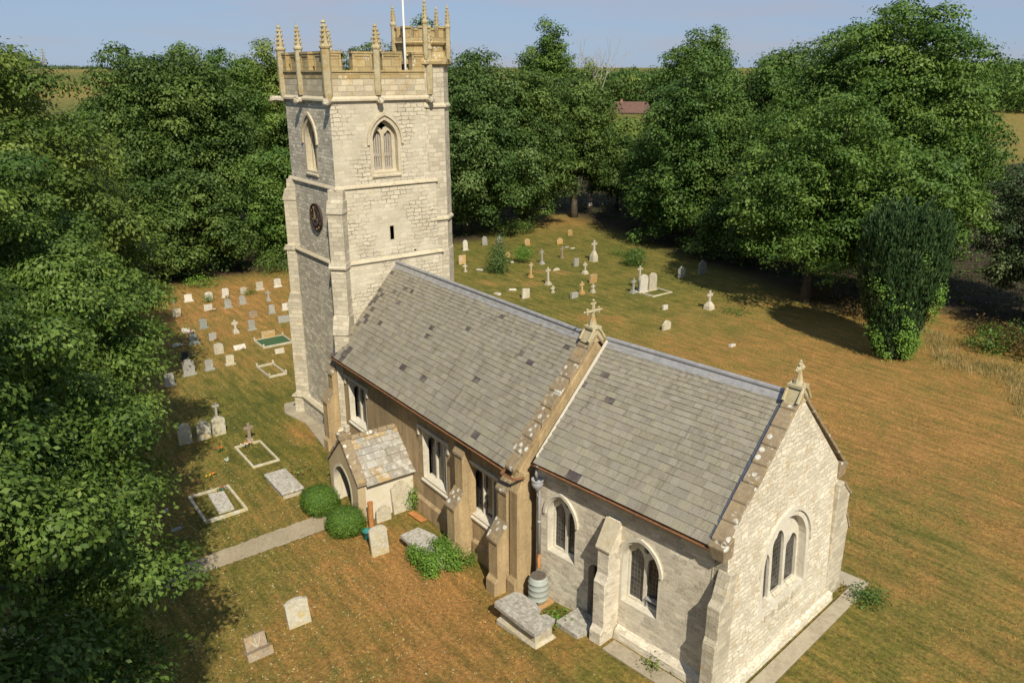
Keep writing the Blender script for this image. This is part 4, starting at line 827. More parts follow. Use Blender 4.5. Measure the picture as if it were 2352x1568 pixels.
def headstone(st, col, x, y, w, h, label, base=0, th=.1, tilt=0, side=0, rz=None, ledge=0, group='headstones in the churchyard', cat='headstone'):
    r_ = random.Random(int(x*100+y*37)); rz = r_.uniform(-5, 5) if rz is None else rz; z0 = .1 if base else -.15
    q = MB(); o = outline(st, w, h-(.1 if base else 0)); o = [(u, v+z0 if v > 0 else (z0 if base else -.15)) for u, v in o]
    o = [(u, min(v, h)) for u, v in o] if not base else o
    q.plate(o, [], lambda u, v, d: (th/2-d, u, v), 0, th, back=True)
    s = q.build('headstone', GM[col], bevel=.008); place(s, x, y, rz, tilt or r_.uniform(-6, 4), side or r_.uniform(-2.5, 2.5)); tag(s, label, cat, group)
    if base:
        b = MB(); b.box(-th/2-.07, th/2+.07+ledge, -w/2-.07, w/2+.07, -.15, .1); b.build('base', GM[col], s, bevel=.01)
    return s
def cross(col, x, y, h, aw, label, steps=1, celtic=False, rz=None, tilt=0, block=None, wheel=0):
    r_ = random.Random(int(x*100+y*37)); q = MB(); t = .055; z0 = .12*steps if not block else block[1]
    sw = max(.045, aw*.13); cz = h-aw*.52
    q.hexa([(-t*1.2, -sw*1.25, z0), (t*1.2, -sw*1.25, z0), (t*1.2, sw*1.25, z0), (-t*1.2, sw*1.25, z0), (-t, -sw, h), (t, -sw, h), (t, sw, h), (-t, sw, h)])
    for s in (-1, 1): q.hexa([(-t*.96, s*sw*.5, cz-sw), (t*.96, s*sw*.5, cz-sw), (t*.96, s*aw/2, cz-sw*1.15), (-t*.96, s*aw/2, cz-sw*1.15), (-t*.96, s*sw*.5, cz+sw), (t*.96, s*sw*.5, cz+sw), (t*.96, s*aw/2, cz+sw*1.15), (-t*.96, s*aw/2, cz+sw*1.15)])
    if celtic:
        n = 20; ri, ro = aw*.27, aw*.38; c = lambda r: [(r*math.cos(2*math.pi*k/n), cz+r*math.sin(2*math.pi*k/n)) for k in range(n)]
        q.plate(c(ro), [c(ri)], lambda u, v, d: (t*.7-d, u, v), 0, t*1.4, back=True)
    s = q.build('grave_cross', GM[col], bevel=.008); place(s, x, y, r_.uniform(-6, 6) if rz is None else rz, tilt or r_.uniform(-2.5, 2.5), r_.uniform(-2, 2)); tag(s, label, 'grave cross', 'stone crosses on graves')
    b = MB()
    if block: b.loft([[(-block[0]/2, -block[0]/2, -.1), (block[0]/2, -block[0]/2, -.1), (block[0]/2, block[0]/2, -.1), (-block[0]/2, block[0]/2, -.1)], [(-block[0]*.45, -block[0]*.45, block[1]*.5), (block[0]*.42, -block[0]*.42, block[1]*.5), (block[0]*.42, block[0]*.45, block[1]*.55), (-block[0]*.42, block[0]*.42, block[1]*.55)], [(-.1, -.13, block[1]+.02), (.1, -.13, block[1]+.02), (.1, .13, block[1]+.02), (-.1, .13, block[1]+.02)]])
    else:
        for k in range(steps): r = aw*(.36+.14*(steps-1-k)); b.box(-r*.8, r*.8, -r, r, -.12 if k == 0 else .12*k, .12*(k+1))
    b.build('base', GM[col], s, bevel=.015); return s
def kerbs(x0, x1, y0, y1, label, col, h=.14, w=.11, posts=0, fill=None, fname='grave_fill'):
    cx, cy = (x0+x1)/2, (y0+y1)/2; rt = empty('grave_kerb', (cx, cy, gh(cx, cy)), 0, label, 'grave kerb', 'kerbed graves'); a, b = (x1-x0)/2, (y1-y0)/2
    for bx in ((-a, a, -b, -b+w), (-a, a, b-w, b), (-a, -a+w, -b+w, b-w), (a-w, a, -b+w, b-w)): q = MB(); q.box(*bx, -.1, h+.002*bx[0]); q.build('kerb_stone', GM[col], rt, bevel=.012)
    if posts:
        for sx in (-1, 1):
            for sy in (-1, 1): q = MB(); q.lathe([(posts*.8, 0), (posts*.85, h+.06), (posts, h+.07), (posts*.9, h+.13), (.02, h+.17)], sx*(a-w*.5), sy*(b-w*.5), 4, math.pi/4); q.build('corner_post', GM[col], rt)
    if fill: q = MB(); q.box(-a+w, a-w, -b+w, b-w, -.05, .075); q.build(fname, fill, rt)
    return rt
H = headstone
# --- yard left of the tower
H('bow', 'white', -30.11, -1.89, .56, .58, 'pale bow-topped headstone with dark flowers, first of the back row beside the dark wood', 1)
H('round', 'white', -29.48, -.54, .58, .84, 'white headstone in the back row half hidden by a round bush at its left', 0)
H('bow', 'white', -29.66, .77, .5, .72, 'narrow white headstone with two dark vases at its foot in the back row', 1)
H('round', 'pale', -29.84, 2.25, .54, .70, 'pale round-topped headstone with a low green bush at its right foot')
H('flat', 'pale', -30.22, 3.69, .54, .68, 'square topped pale headstone on a slab, second from the tower in the back row', 1)
H('peak', 'white', -30.26, 5.18, .54, .72, 'white peaked headstone standing alone nearest the tower in the back row', 1)
cross('brown', -30.07, -3.0, .62, .3, 'small dark cross in the wood shade at the left end of the back row')
H('flat', 'pale', -26.52, -3.69, .54, .76, 'pale square headstone with dry grass at its foot, beside the overhanging lime leaves')
H('flat', 'white', -26.81, -1.4, .6, .60, 'white oblong headstone with red and white flowers in front')
H('shoulder', 'grey', -26.62, 0, .5, .68, 'grey shouldered headstone standing right in front of the white stone with vases', 1)
H('full', 'grey', -26.93, 1.2, .48, .68, 'small grey fully round-topped headstone before the stone with the green bush', 1)
cross('grey', -26.66, 3.08, .82, .36, 'slim grey cross on a square block in the left yard near the tower', 2)
H('flat', 'brown', -23.11, .66, .58, .60, 'squat brown stone slab standing between the two grey rows')
H('round', 'grey', -23.17, 2.06, .42, .68, 'narrow grey round-topped headstone on a wide base left of the small white tablet', 1)
H('flat', 'white', -23.46, 3.17, .42, .52, 'small white square headstone with a white vase beside it', 1)
H('flat', 'grey', -20.64, 1.99, .84, .62, 'wide low grey headstone with moulded edge near the tower wall', 0, .16)
H('bow', 'green', -22.54, -2.97, .48, .68, 'dark grey headstone with a paler raised border, tapering to the top', 1)
cross('pale', -20.21, -1.54, .92, .44, 'pale wheel-headed cross on a rough rock base in the left yard', 1, True, block=(.42, .26))
H('bow', 'grey', -20.19, -.44, .46, .72, 'grey headstone with a slim border right of the wheel-headed cross', 1)
H('flat', 'pale', -18.01, 1.87, .5, .60, 'pale headstone with dark pots in front, half hidden by the tower corner')
H('bow', 'white', -22.28, -4.23, .5, .5, 'low white stone smothered in white and purple flowers at the shadow edge')
H('flat', 'grey', -19.61, -3.23, .46, .64, 'small grey square headstone with red flowers at its foot')
H('peak', 'green', -19.48, -4.45, .56, .75, 'grey-green peaked headstone leaning back, on a thin slab', 1)
H('bow', 'white', -19.66, -5.48, .5, .36, 'low white tablet with flowers at the edge of the lime shadow')
H('round', 'pale', -16.67, -3.74, .58, .84, 'tall pale round-topped headstone in the middle of the left yard', 0, .14)
H('flat', 'white', -16.75, -2.4, .74, .45, 'white tablet lying back at a slant with pink flowers on it', 0, .1, -38)
H('flat', 'orange', -17.73, -.22, .88, .68, 'wide headstone covered in orange lichen at the head of the green glass grave', 0, .14)
H('flat', 'pale', -14.51, -.67, .58, .46, 'small pale tablet leaning at the foot of the green glass grave', 0, .1, -18)
H('flat', 'dark', -17.07, -5.67, .36, .42, 'little black tablet with flowers beside it in the shadow edge', 1)
H('shoulder', 'grey', -13.92, -6.26, .64, .98, 'tall grey shouldered headstone on a white base half in the lime shadow', 1, .12)
H('bow', 'grey', -14.1, -5.08, .46, .66, 'grey headstone on a wide base just right of the tall half-shaded one', 1)
H('bow', 'pale', -14.26, -3.82, .46, .62, 'clean pale headstone on a slab, rightmost of the nearest row in the left yard', 1)
H('flat', 'grey', -12.9, -7.6, .5, .72, 'dim grey headstone standing fully in the lime shadow', 1)
cross('grey', -6.85, -6.9, .86, .34, 'thin grey cross behind the three pointed headstones', 1)
H('gothic', 'lich', -4.82, -8.94, .60, 1.18, 'left pointed headstone of the three lichen-crusted ones before the tower', 0, .13)
H('ogee', 'lich', -4.76, -8.1, .62, 1.14, 'middle one of the three lichen-crusted pointed headstones, with stepped shoulders', 0, .13)
H('round', 'lich', -4.82, -7.38, .62, 1.08, 'right one of the three lichen-crusted headstones, rounder on top', 0, .13)
cross('brown', -3.15, -6.48, .98, .46, 'brown cross on a white base heading the lawn kerb', 1, block=(.34, .2))
kerbs(-2.95, -.42, -7.28, -6.05, 'white kerbed grave of dry grass below the brown cross', 'lich', .10, .09)
kerbs(-17.72, -15.93, -1.2, .78, 'pale stone kerb filled with bright green glass chippings', 'pale', .12, .09, .07, plain('green_chippings', (.05, .10, .04), .7, 0, .5, 45))
kerbs(-12.86, -10.72, -2.75, -1.7, 'white kerb with corner posts and open grass inside, beside the tower', 'pale', .12, .08, .08)
kerbs(.5, 2.93, -10.32, -8.64, 'large white kerbed plot with a flat slab inside, by the path', 'lich', .10, .10, .0)
q = MB(); q.hexa([(.85, -9.6, -.1), (2.5, -9.68, -.1), (2.52, -9.06, -.1), (.95, -8.98, -.1), (.85, -9.6, .11), (2.5, -9.68, .08), (2.52, -9.06, .08), (.95, -8.98, .11)]); tag(q.build('grave_slab', GM['tomb'], bevel=.012), 'pale flat slab lying inside the large kerbed plot', 'grave slab')
rt = empty('ledger_tomb', (1.98, -6.78, 0), 0, 'low flat-topped stone ledger tomb on a brick plinth on the lawn', 'tomb')
q = MB(); q.box(-.98, .98, -.42, .42, -.1, .2); q.build('plinth', GM['pale'], rt, bevel=.02); q = MB(); q.box(-1.05, 1.05, -.48, .48, .2, .32); q.build('slab', GM['tomb'], rt, bevel=.03)
# --- front lawn
H('scroll', 'lich', 10.78, -9.69, .72, 1.06, 'broad pale headstone with scrolled shoulders leaning on the front lawn', 0, .16, -7, 3, -3)
s = H('flat', 'brown', 11.2, -11.2, .64, .52, 'short brown desk-shaped stone with carved lines, on a slab on the front lawn', 1, .12, -22, 0, 0, .22)
q = MB()
for (u0, v0), (u1, v1) in (((-.18, .40), (.0, .14)), ((.17, .44), (.03, .14)), ((-.02, .42), (.02, .14))): q.hexa([(.066, u0-.012, v0), (.066, u0+.012, v0), (.066, u1+.012, v1), (.066, u1-.012, v1), (.072, u0-.012, v0), (.072, u0+.012, v0), (.072, u1+.012, v1), (.072, u1-.012, v1)])
q.build('carved_lines', GM['pale'], s)
H('bow', 'lich', 8.83, -5.83, .66, 1.3, 'tall white headstone in front of the porch bushes, slanting top', 0, .13, -3, 2.5)
H('shoulder', 'pale', 6.68, -3.72, .80, 1.46, 'tallest pale headstone propped against the porch wall', 0, .1, -5, 0, 0)
H('shoulder', 'pale', 6.86, -4.66, .62, .78, 'short pale headstone leaning at the porch wall beside the orange pipe', 0, .1, -6, 0, 0)
rt = empty('chest_tomb', (15.48, -4.28, gh(15.5, -4.3)), R(4), 'broken-edged grey slab tomb on a white moulded chest by the chancel', 'tomb')
q = MB(); q.box(-.80, .84, -.34, .34, .16, .58); q.build('chest', GM['pale'], rt, bevel=.02)
q = MB(); q.loft([[(-.9, -.42, -.15), (.95, -.42, -.15), (.95, .42, -.15), (-.9, .42, -.15)], [(-.9, -.42, .08), (.95, -.42, .08), (.95, .42, .08), (-.9, .42, .08)], [(-.82, -.36, .18), (.87, -.36, .18), (.87, .36, .18), (-.82, .36, .18)]]); q.build('plinth', GM['pale'], rt)
top_ = [(-.98, -.38), (-.9, -.5), (.35, -.52), (.98, -.5), (1.0, .12), (.86, .44), (.50, .40), (.44, .22), (.28, .26), (.22, .44), (-.1, .5), (-.74, .5), (-.96, .36)]
q = MB(); q.plate(top_, [], lambda u, v, d: (u, v, .70-d), 0, .12, back=True); q.build('slab', GM['tomb'], rt, bevel=.025)
q = MB(); P = [(-.48, -.48), (.45, -.50), (.58, .0), (.46, .42), (-.42, .52)]; q.loft([[(u, v, -.1) for u, v in P], [(u, v, .20+.06*v) for u, v in P]], cap=(0, 1)); o = q.build('grave_slab', GM['tomb'], bevel=.02); o.location = (16.36, -2.92, gh(16.4, -2.9)); o.rotation_euler = (0, 0, R(6)); tag(o, 'flat grey slab beside the chancel buttress', 'grave slab')
rt = empty('table_tomb', (9.95, -4.5, 0), R(2), 'grey slab tomb half swallowed by ivy in front of the nave windows', 'tomb')
q = MB(); q.box(-.85, .95, -.38, .38, -.1, .42); q.build('chest', GM['tomb'], rt, bevel=.03); q = MB(); q.plate([(-1.05, -.5), (.2, -.52), (1.05, -.5), (1.05, .5), (-.3, .52), (-1.1, .3)], [], lambda u, v, d: (u, v, .54-d), 0, .12, back=True); q.build('slab', GM['tomb'], rt, bevel=.025)
rg = np.random.default_rng(5)
def ivy(name, pts, nrm, k, sp, size, label, mat='ivy', cat='ivy', loc=None, parent=None, par=None):
    pts = np.array(pts); nrm = np.array(nrm); loc = loc or tuple(pts.mean(0)*np.array([1, 1, 0])); o = mesh_leaves(name, leaf_quads(rg, pts, nrm, rg.uniform(.25, .75, len(pts)), k, sp, size, **(par or dict(a=1.0, b=.5, c=.5, droop=.1, wid=.8))), LM[mat], parent, loc)
    if not parent: o.location = loc; tag(o, label, cat)
    return o
p, n = [], []
for _ in range(420):
    u, v = rg.uniform(-.2, 1.2), rg.uniform(-.62, .62); f = rg.random()
    if u+.25*math.sin(v*7) < .38 and abs(v) < .44: continue
    if f < .5 and u > .15: p.append((9.95+u, -4.5+v, .56+rg.uniform(0, .14))); n.append((0, 0, 1))
    elif f < .8: p.append((9.95+u, -5.06+rg.uniform(-.12, .05), rg.uniform(.05, .6))); n.append((0, -1, .2))
    else: p.append((11.1+rg.uniform(-.1, .3), -4.5+v, rg.uniform(.05, .62))); n.append((1, 0, .2))
ivy('ivy', p, n, 16, (.12, .12, .09), .075, 'thick green ivy mantling the right half of the table tomb')
# --- yard right of the tower
H('gothic', 'white', -32.77, 25.06, .52, 1.05, 'white pointed headstone on a base close beside the tower in the right yard', 1)
H('gothic', 'grey', -33.72, 28.0, .6, 1.08, 'grey pointed headstone in deep shade under the sycamores')
H('bow', 'grey', -33.96, 30.0, .52, .78, 'shaded grey headstone behind the young conifer')
H('round', 'orange', -30.94, 31.31, .62, .88, 'tilted orange-stained headstone behind the round ivy bush', 0, .12, -4, 7)
H('shoulder', 'orange', -29.71, 34.48, .7, .76, 'broad shouldered headstone with orange stains near the back bank')
H('full', 'orange', -32.44, 38.14, .62, .8, 'farthest round-topped headstone, at the foot of the dry bank')
cross('pale', -21.81, 32.0, 1.95, .66, 'tall pale cross on a high ivy-clad pedestal at the shadow edge', 1, block=(.6, .95))
cross('brown', -24.47, 30.4, 1.14, .48, 'brownish cross on a white plinth in front of the broad shouldered headstone', 1)
H('bow', 'grey', -27.95, 33.93, .46, .26, 'low grey kerb-like stone behind the brownish cross', group='small low grave stones')
H('flat', 'white', -27.2, 34.05, .5, .22, 'low white stone behind the brownish cross', group='small low grave stones')
H('flat', 'grey', -21.37, 29.47, .5, .84, 'dark streaked square headstone near the tall pedestal cross', 0, .2)
cross('grey', -23.7, 27.42, 1.36, .46, 'slender grey cross on steps right of the round ivy bush', 2)
H('shoulder', 'orange', -27.97, 26.61, .58, .66, 'small orange-stained headstone between conifer and ivy bush', 0, .12, -6, -6)
H('flat', 'orange', -28.15, 21.68, .72, .96, 'square ochre headstone beside the tower wall in the right yard')
cross('pale', -25.43, 20.24, .72, .4, 'small pale cross close to the tower wall, front of the ochre headstone', 1)
cross('orange', -20.41, 23.58, 1.3, .42, 'orange-tinted cross with a dry mound behind it', 2)
cross('pale', -17.61, 23.25, 1.46, .5, 'tall cross on broad steps in the middle of the right yard', 2)
H('full', 'pale', -21.11, 27.03, .86, .36, 'low wide half-round stone in the grass beside the tall stepped cross', group='small low grave stones')
cross('pale', -18.59, 28.11, 1.04, .46, 'wheel-headed cross on a rocky base behind the orange-faced headstone', 1, True, block=(.5, .28))
H('scroll', 'orange', -15.94, 26.65, .76, .88, 'orange-faced headstone with a pale oval in its middle', 0, .14)
cross('orange', -13.83, 23.59, 1.0, .46, 'orange-tinted cross on a flat step beside the black-streaked stump', 2)
H('flat', 'grey', -13.35, 22.4, .66, .56, 'low streaked grey stump of a headstone in front of the orange cross', 0, .22)
cross('pale', -15.41, 21.94, .58, .38, 'smallest white cross in the right yard, bare of any base', 1)
cross('pale', -13.62, 24.57, .7, .38, 'short pale cross on steps right of the orange cross', 2)
H('flat', 'pale', -15.5, 19.31, .66, .9, 'plain pale slab leaning sideways nearest the nave ridge', 0, .14, -10, -9)
cross('grey', -11.55, 26.96, 1.2, .5, 'dark weathered cross just left of the white double grave', 2)
H('full', 'white', -11.23, 27.72, .8, 1.48, 'left white arched headstone of the double grave', 1, .14)
H('full', 'pale', -11.24, 28.75, .8, 1.46, 'right arched headstone of the double grave, greyer', 1, .14)
cross('pale', -12.06, 28.1, 1.95, .5, 'tall pale cross right behind the white double grave', 1)
kerbs(-11.75, -9.73, 27.35, 29.5, 'pale kerb surrounding the white double grave', 'pale', .11, .1)
H('flat', 'white', -6.94, 25.68, .46, .46, 'small white block stone alone between the double grave and the church roof', 0, .16)
H('shoulder', 'lich', -3.45, 22.1, .78, .82, 'lichen-spotted shouldered headstone near the chancel arch cross', 0, .14)
cross('pale', -5.01, 28.26, 1.4, .62, 'white cross on a rough rockery base at the shadow edge', 1, block=(.62, .55))
H('flat', 'white', 1.42, 22.94, .5, .28, 'tiny white stone alone on the dry field behind the chancel', 0, .2)
H('ogee', 'grey', -12.75, 33.86, .9, 1.12, 'left pinnacled headstone in the deep tree shade')
H('ogee', 'grey', -12.59, 36.27, .86, 1.35, 'right pinnacled headstone in the deep tree shade, taller')
cross('grey', -17.11, 43.0, 1.2, .7, 'dim grey cross far back in the deep tree shade', 1)
for x, y, rz, l in ((-25.2, 21.6, 20, 'fallen white stone lying near the conifer'), (-18.0, 19.9, 50, 'small pale fragment lying by the leaning slab'), (-17.7, 18.2, 10, 'thin pale splinter of stone lying near the roof ridge'), (-25.87, 25.65, -30, 'fallen pale fragment before the round ivy bush')):
    q = MB(); q.loft([[(-.3, -.14, -.05), (.34, -.18, -.05), (.3, .16, -.05), (-.26, .2, -.05)], [(-.28, -.12, .1), (.3, -.15, .14), (.26, .13, .12), (-.24, .17, .09)]]); o = q.build('fallen_stone', GM['white'], bevel=.02); o.location = (x, y, 0); o.rotation_euler = (0, 0, R(rz)); tag(o, l, 'stone', 'fallen stones')
H('flat', 'grey', 2.68, -11.33, .4, .18, 'small low stone in the lime shadow by the large kerbed plot', 0, .2, group='small low grave stones')
# --- flowers
def petal(name, c): return plain(name, c, .6, 0, .2, 20)
FC = {'red': petal('red_petals', (.45, .05, .03)), 'white': petal('white_petals', (.75, .74, .70)), 'pink': petal('pink_petals', (.55, .12, .28)), 'orange': petal('orange_petals', (.7, .22, .03)), 'yellow': petal('yellow_petals', (.72, .50, .06)), 'purple': petal('purple_petals', (.30, .09, .30))}
VZ = plain('teal_vase', (.03, .17, .15), .4, 0, .1); VW = plain('stone_vase', (.5, .48, .44), .6)
def flowers(x, y, c, label, vase=None, s=.14, n=9):
    rt = empty('flower_bunch', (x, y, gh(x, y)), 0, label, 'flowers', 'flowers left on graves'); r_ = random.Random(int(x*91+y*57)); h = .16 if vase else .08
    for i, col in enumerate(c):
        q = MB()
        for _ in range(max(n, 9)): a = r_.uniform(0, 6.28); d = s*math.sqrt(r_.random()); q.lathe([(.01, h+.0), (.03, h+.035), (.034, h+.05), (.008, h+.06)], d*math.cos(a), d*math.sin(a), 6)
        for v in range(len(q.v)): q.v[v] = (q.v[v][0], q.v[v][1], q.v[v][2]+.05*math.sin(9*q.v[v][0]+7*q.v[v][1]))
        q.build('blooms', FC[col], rt)
    g = leaf_quads(rg, rg.normal(0, s*.6, (14, 3))*np.array([1, 1, .2])+np.array([0, 0, h-.02]), np.tile([0, 0, 1.], (14, 1)), rg.random(14), 5, (.04, .04, .03), .07); mesh_leaves('greenery', g, LM['ivy'], rt, (0, 0, 0))
    if vase: q = MB(); q.lathe([(.05, -.02), (.07, .1), (.09, .17), (.075, .17), (.03, .12)], 0, 0, 12); q.build('vase', vase, rt, smooth=True)
flowers(-26.5, -1.15, ['red', 'white'], 'red and white flowers before the white oblong headstone', None, .26, 12)
flowers(-22.0, -4.0, ['white', 'purple'], 'white and purple flowers heaped over a low stone', None, .28, 14)
flowers(-19.35, -3.1, ['red'], 'dark red flowers before a small grey square headstone')
flowers(-29.4, .85, ['red'], 'red flowers at the foot of the narrow white headstone', VW)
flowers(-16.5, -2.3, ['pink'], 'pink flowers on the slanted white tablet', None, .08, 6)
flowers(-16.95, -5.3, ['orange', 'white'], 'mixed flowers beside the little black tablet', None, .14, 8)
flowers(-17.75, 1.75, ['white', 'red'], 'dark pots of flowers beside the tower corner', VW)
flowers(-3.0, -7.95, ['red', 'orange'], 'red flowers in a teal vase on the open lawn', VZ, .16)
flowers(-1.72, -8.0, ['white'], 'small white flower block on the lawn below the teal vase', VW, .1)
flowers(-.78, -9.05, ['yellow', 'orange'], 'yellow and orange flowers lying in the grass above the large kerbed plot', None, .22, 8)
flowers(-2.75, -6.75, ['white', 'orange'], 'white flowers and pots at the base of the brown cross', VW, .26, 14)
flowers(.8, -8.98, ['red'], 'teal bowl with wilted flowers at the head of the large kerbed plot', VZ, .13, 5)
flowers(1.3, -11.35, ['white'], 'white flowers in the deep lime shadow by the path', VW, .1, 6)
flowers(-19.5, -5.3, ['white', 'pink'], 'white and pink flowers on the low tablet at the lime shadow', None, .2, 8)
# --- odds and ends by the walls
wb = empty('water_butt', (14.56, -3.06, gh(14.56, -3.06)), R(7), 'pale grey ribbed water butt on a wooden stand where nave meets chancel', 'water butt')
pr_ = [(.255, .10), (.285, .16)]
for k in range(4): z = .22+.2*k; pr_ += [(.30+.02*math.sin(math.pi*(k+.5)/4), z), (.325+.012*math.sin(math.pi*(k+.5)/4), z+.025), (.325+.012*math.sin(math.pi*(k+.5)/4), z+.045), (.30+.02*math.sin(math.pi*(k+.5)/4), z+.07)]
pr_ += [(.285, .98), (.255, 1.04)]
q = MB(); q.lathe(pr_, 0, 0, 28); q.build('barrel', plain('grey_plastic', (.34, .365, .33), .45, 0, .06, 3), wb, smooth=True)
q = MB(); q.lathe([(.25, 1.03), (.26, 1.05), (.25, 1.06)], 0, 0, 24); q.build('lid', plain('brown_lid', (.12, .10, .085), .7), wb)
q = MB(); q.box(-.38, .38, -.38, -.22, -.1, .1); q.box(-.38, .38, .2, .36, -.1, .1); q.box(-.38, -.2, -.22, .2, -.1, .09); q.box(.2, .38, -.22, .2, -.1, .09); q.build('stand', plain('stand_wood', (.42, .25, .11), .8, 0, .2, 6), wb)
q = MB(); q.tube([(.2, -.24, .22), (.3, -.36, .2), (.3, -.36, .15)], .02, 6); q.build('tap', M['ironb'], wb)
pp = empty('clay_pipe', (7.2, -5.35, 0), 0, 'upright orange pipe post beside the clipped bush at the porch corner', 'pipe post')
q = MB(); q.lathe([(.1, -.1), (.1, 1.12), (.115, 1.13), (.115, 1.2), (.085, 1.2), (.07, .9)], 0, 0, 14); q.build('pipe', M['orange'], pp, smooth=False)
pt = empty('green_tub', (7.62, -5.75, 0), 0, 'teal plastic tub at the foot of the orange pipe', 'tub'); q = MB(); q.lathe([(.12, 0), (.14, .02), (.17, .32), (.19, .33), (.19, .36), (.155, .36), (.12, .05)], 0, 0, 18); q.build('pot', VZ, pt, smooth=True)
tr_ = empty('planter_trough', (7.5, -3.52, .0), R(6), 'long terracotta trough on the grass under the nave wall', 'planter'); q = MB(); q.loft([[(-.4, -.09, 0), (.4, -.09, 0), (.4, .09, 0), (-.4, .09, 0)], [(-.46, -.15, .1), (.46, -.15, .1), (.46, .15, .1), (-.46, .15, .1)], [(-.42, -.12, .1), (.42, -.12, .1), (.42, .12, .1), (-.42, .12, .1)], [(-.4, -.1, .05), (.4, -.1, .05), (.4, .1, .05), (-.4, .1, .05)]]); q.build('trough', M['orange'], tr_)
# ================================================================== SHRUBS AND TREES
BOXCORE = plain('box_leaf_mass', (.05, .10, .018), .9, 0, .4, 30)
def shrub(label, x, y, rx, ry, h, mat, seed, clip=False, size=.09, dens=16, k=10, name='shrub', cat='shrub', z0=0, group=None):
    rng = np.random.default_rng(seed); loc = (x, y, gh(x, y)); root = empty(name, loc, 0, label, cat, group); zc = loc[2]+z0+(h-z0)/2; rz = (h-z0)/2
    n = int(dens*12*((rx*ry)**.5)*rz); d = rng.normal(0, 1, (n, 3)); d /= np.linalg.norm(d, axis=1)[:, None]
    if clip: e = 2.6; s = 1/(np.abs(d)**e).sum(1)**(1/e); rad = s*(1+.03*rng.normal(0, 1, n)+.045*np.sin(d[:, 0]*6+seed)*np.sin(d[:, 1]*5)*np.sin(d[:, 2]*5+seed))
    else: rad = rng.uniform(.5, 1.08, n)*(1+.16*np.sin(d[:, 0]*5+seed)*np.sin(d[:, 2]*6))
    p = np.array([x, y, zc])+d*np.array([rx, ry, rz])*rad[:, None]; ok = p[:, 2] > loc[2]+.03; p, d = p[ok], d[ok]
    sp = (size*.8,)*3 if clip else (size*2, size*2, size)
    if clip:
        q = MB(); n_ = 14; sg = lambda v, pw: math.copysign(abs(v)**pw, v); lp = []
        for i in range(1, 9):
            ph = -math.pi/2+math.pi*i/9; lp.append([(rx*.93*sg(math.cos(ph), .77)*sg(math.cos(2*math.pi*k_/n_), .77), ry*.93*sg(math.cos(ph), .77)*sg(math.sin(2*math.pi*k_/n_), .77), rz+rz*.94*sg(math.sin(ph), .77)) for k_ in range(n_)])
        q.loft(lp); q.build('foliage', BOXCORE, root, smooth=True)
    mesh_leaves('foliage', leaf_quads(rng, p, d, np.clip(rng.normal(.5, .16, len(p)), 0, 1), k, sp, size, a=1.1 if clip else .6, b=.3 if clip else .5, c=.45 if clip else .7, droop=.0 if clip else .2), LM[mat], root, loc)
    q = MB(); q.tube([(0, 0, -.1), (.03, .02, h*.5)], [.05+.02*h, .02], 6); q.build('stem', M['bark'], root); return root
shrub('large clipped box bush at the left of the porch door', 4.75, -6.35, .74, .70, 1.05, 'box', 1, True, .05, 150, 12, 'box_bush', 'bush')
shrub('clipped box bush by the orange pipe at the right of the porch door', 6.75, -6.2, .73, .69, .98, 'box', 2, True, .05, 150, 12, 'box_bush', 'bush')
shrub('young bushy conifer among the graves of the right yard', -23.4, 22.3, .95, .95, 2.3, 'syc', 3, False, .14, 26, 8)
shrub('slender dark sapling rising out of the young conifer', -23.6, 22.6, .5, .5, 3.5, 'grey', 4, False, .12, 16, 7, z0=1.4)
shrub('round-headed ivy bush on a stump in the right yard', -25.02, 26.3, .68, .68, 1.75, 'ivy', 5, False, .11, 40, 8, z0=.35)
shrub('round bush before a white headstone of the back row', -29.0, -.75, .42, .42, .62, 'box', 6, False, .08, 40, 7)
shrub('low green bush at the foot of a pale headstone', -29.3, 2.6, .45, .4, .42, 'oak', 7, False, .09, 40, 7)
shrub('dark green weed clump at the northeast corner of the chancel', 21.1, 5.35, .55, .5, .55, 'oak', 8, False, .09, 40, 8)
shrub('leafy bush at the shadow edge behind the pedestal cross', -18.2, 33.6, 1.0, 1.0, 1.7, 'oak', 9, False, .13, 30, 8)
shrub('pale spray of weeds left of the leafy bush at the shadow edge', -22.3, 35.6, .9, .8, .9, 'lime', 10, False, .1, 20, 6)
shrub('low nettle patch near the rockery cross', -3.2, 29.0, 1.3, .9, .4, 'oak', 11, False, .1, 30, 7)
shrub('ivy climbing the corner between porch and nave', 6.75, -3.3, .22, .22, .95, 'ivy', 12, False, .08, 60, 7)
shrub('weeds at the foot of the nave buttress', 11.2, -3.6, .25, .3, .5, 'ivy', 13, False, .07, 60, 6)
shrub('fern tuft beside the flat slab under the chancel', 15.75, -3.25, .28, .25, .35, 'ivy', 14, False, .12, 40, 5)
shrub('weeds around the stand of the water butt', 14.5, -3.6, .5, .2, .22, 'oak', 15, False, .07, 60, 6)
shrub('spiky dry plant beside the ledger tomb', 1.35, -5.95, .4, .3, .35, 'limey', 16, False, .16, 18, 4)
shrub('wispy weed growing from the chancel plinth', *chf(5.2, -3.55, 0)[:2], .16, .12, .5, 'limey', 17, False, .08, 60, 5)
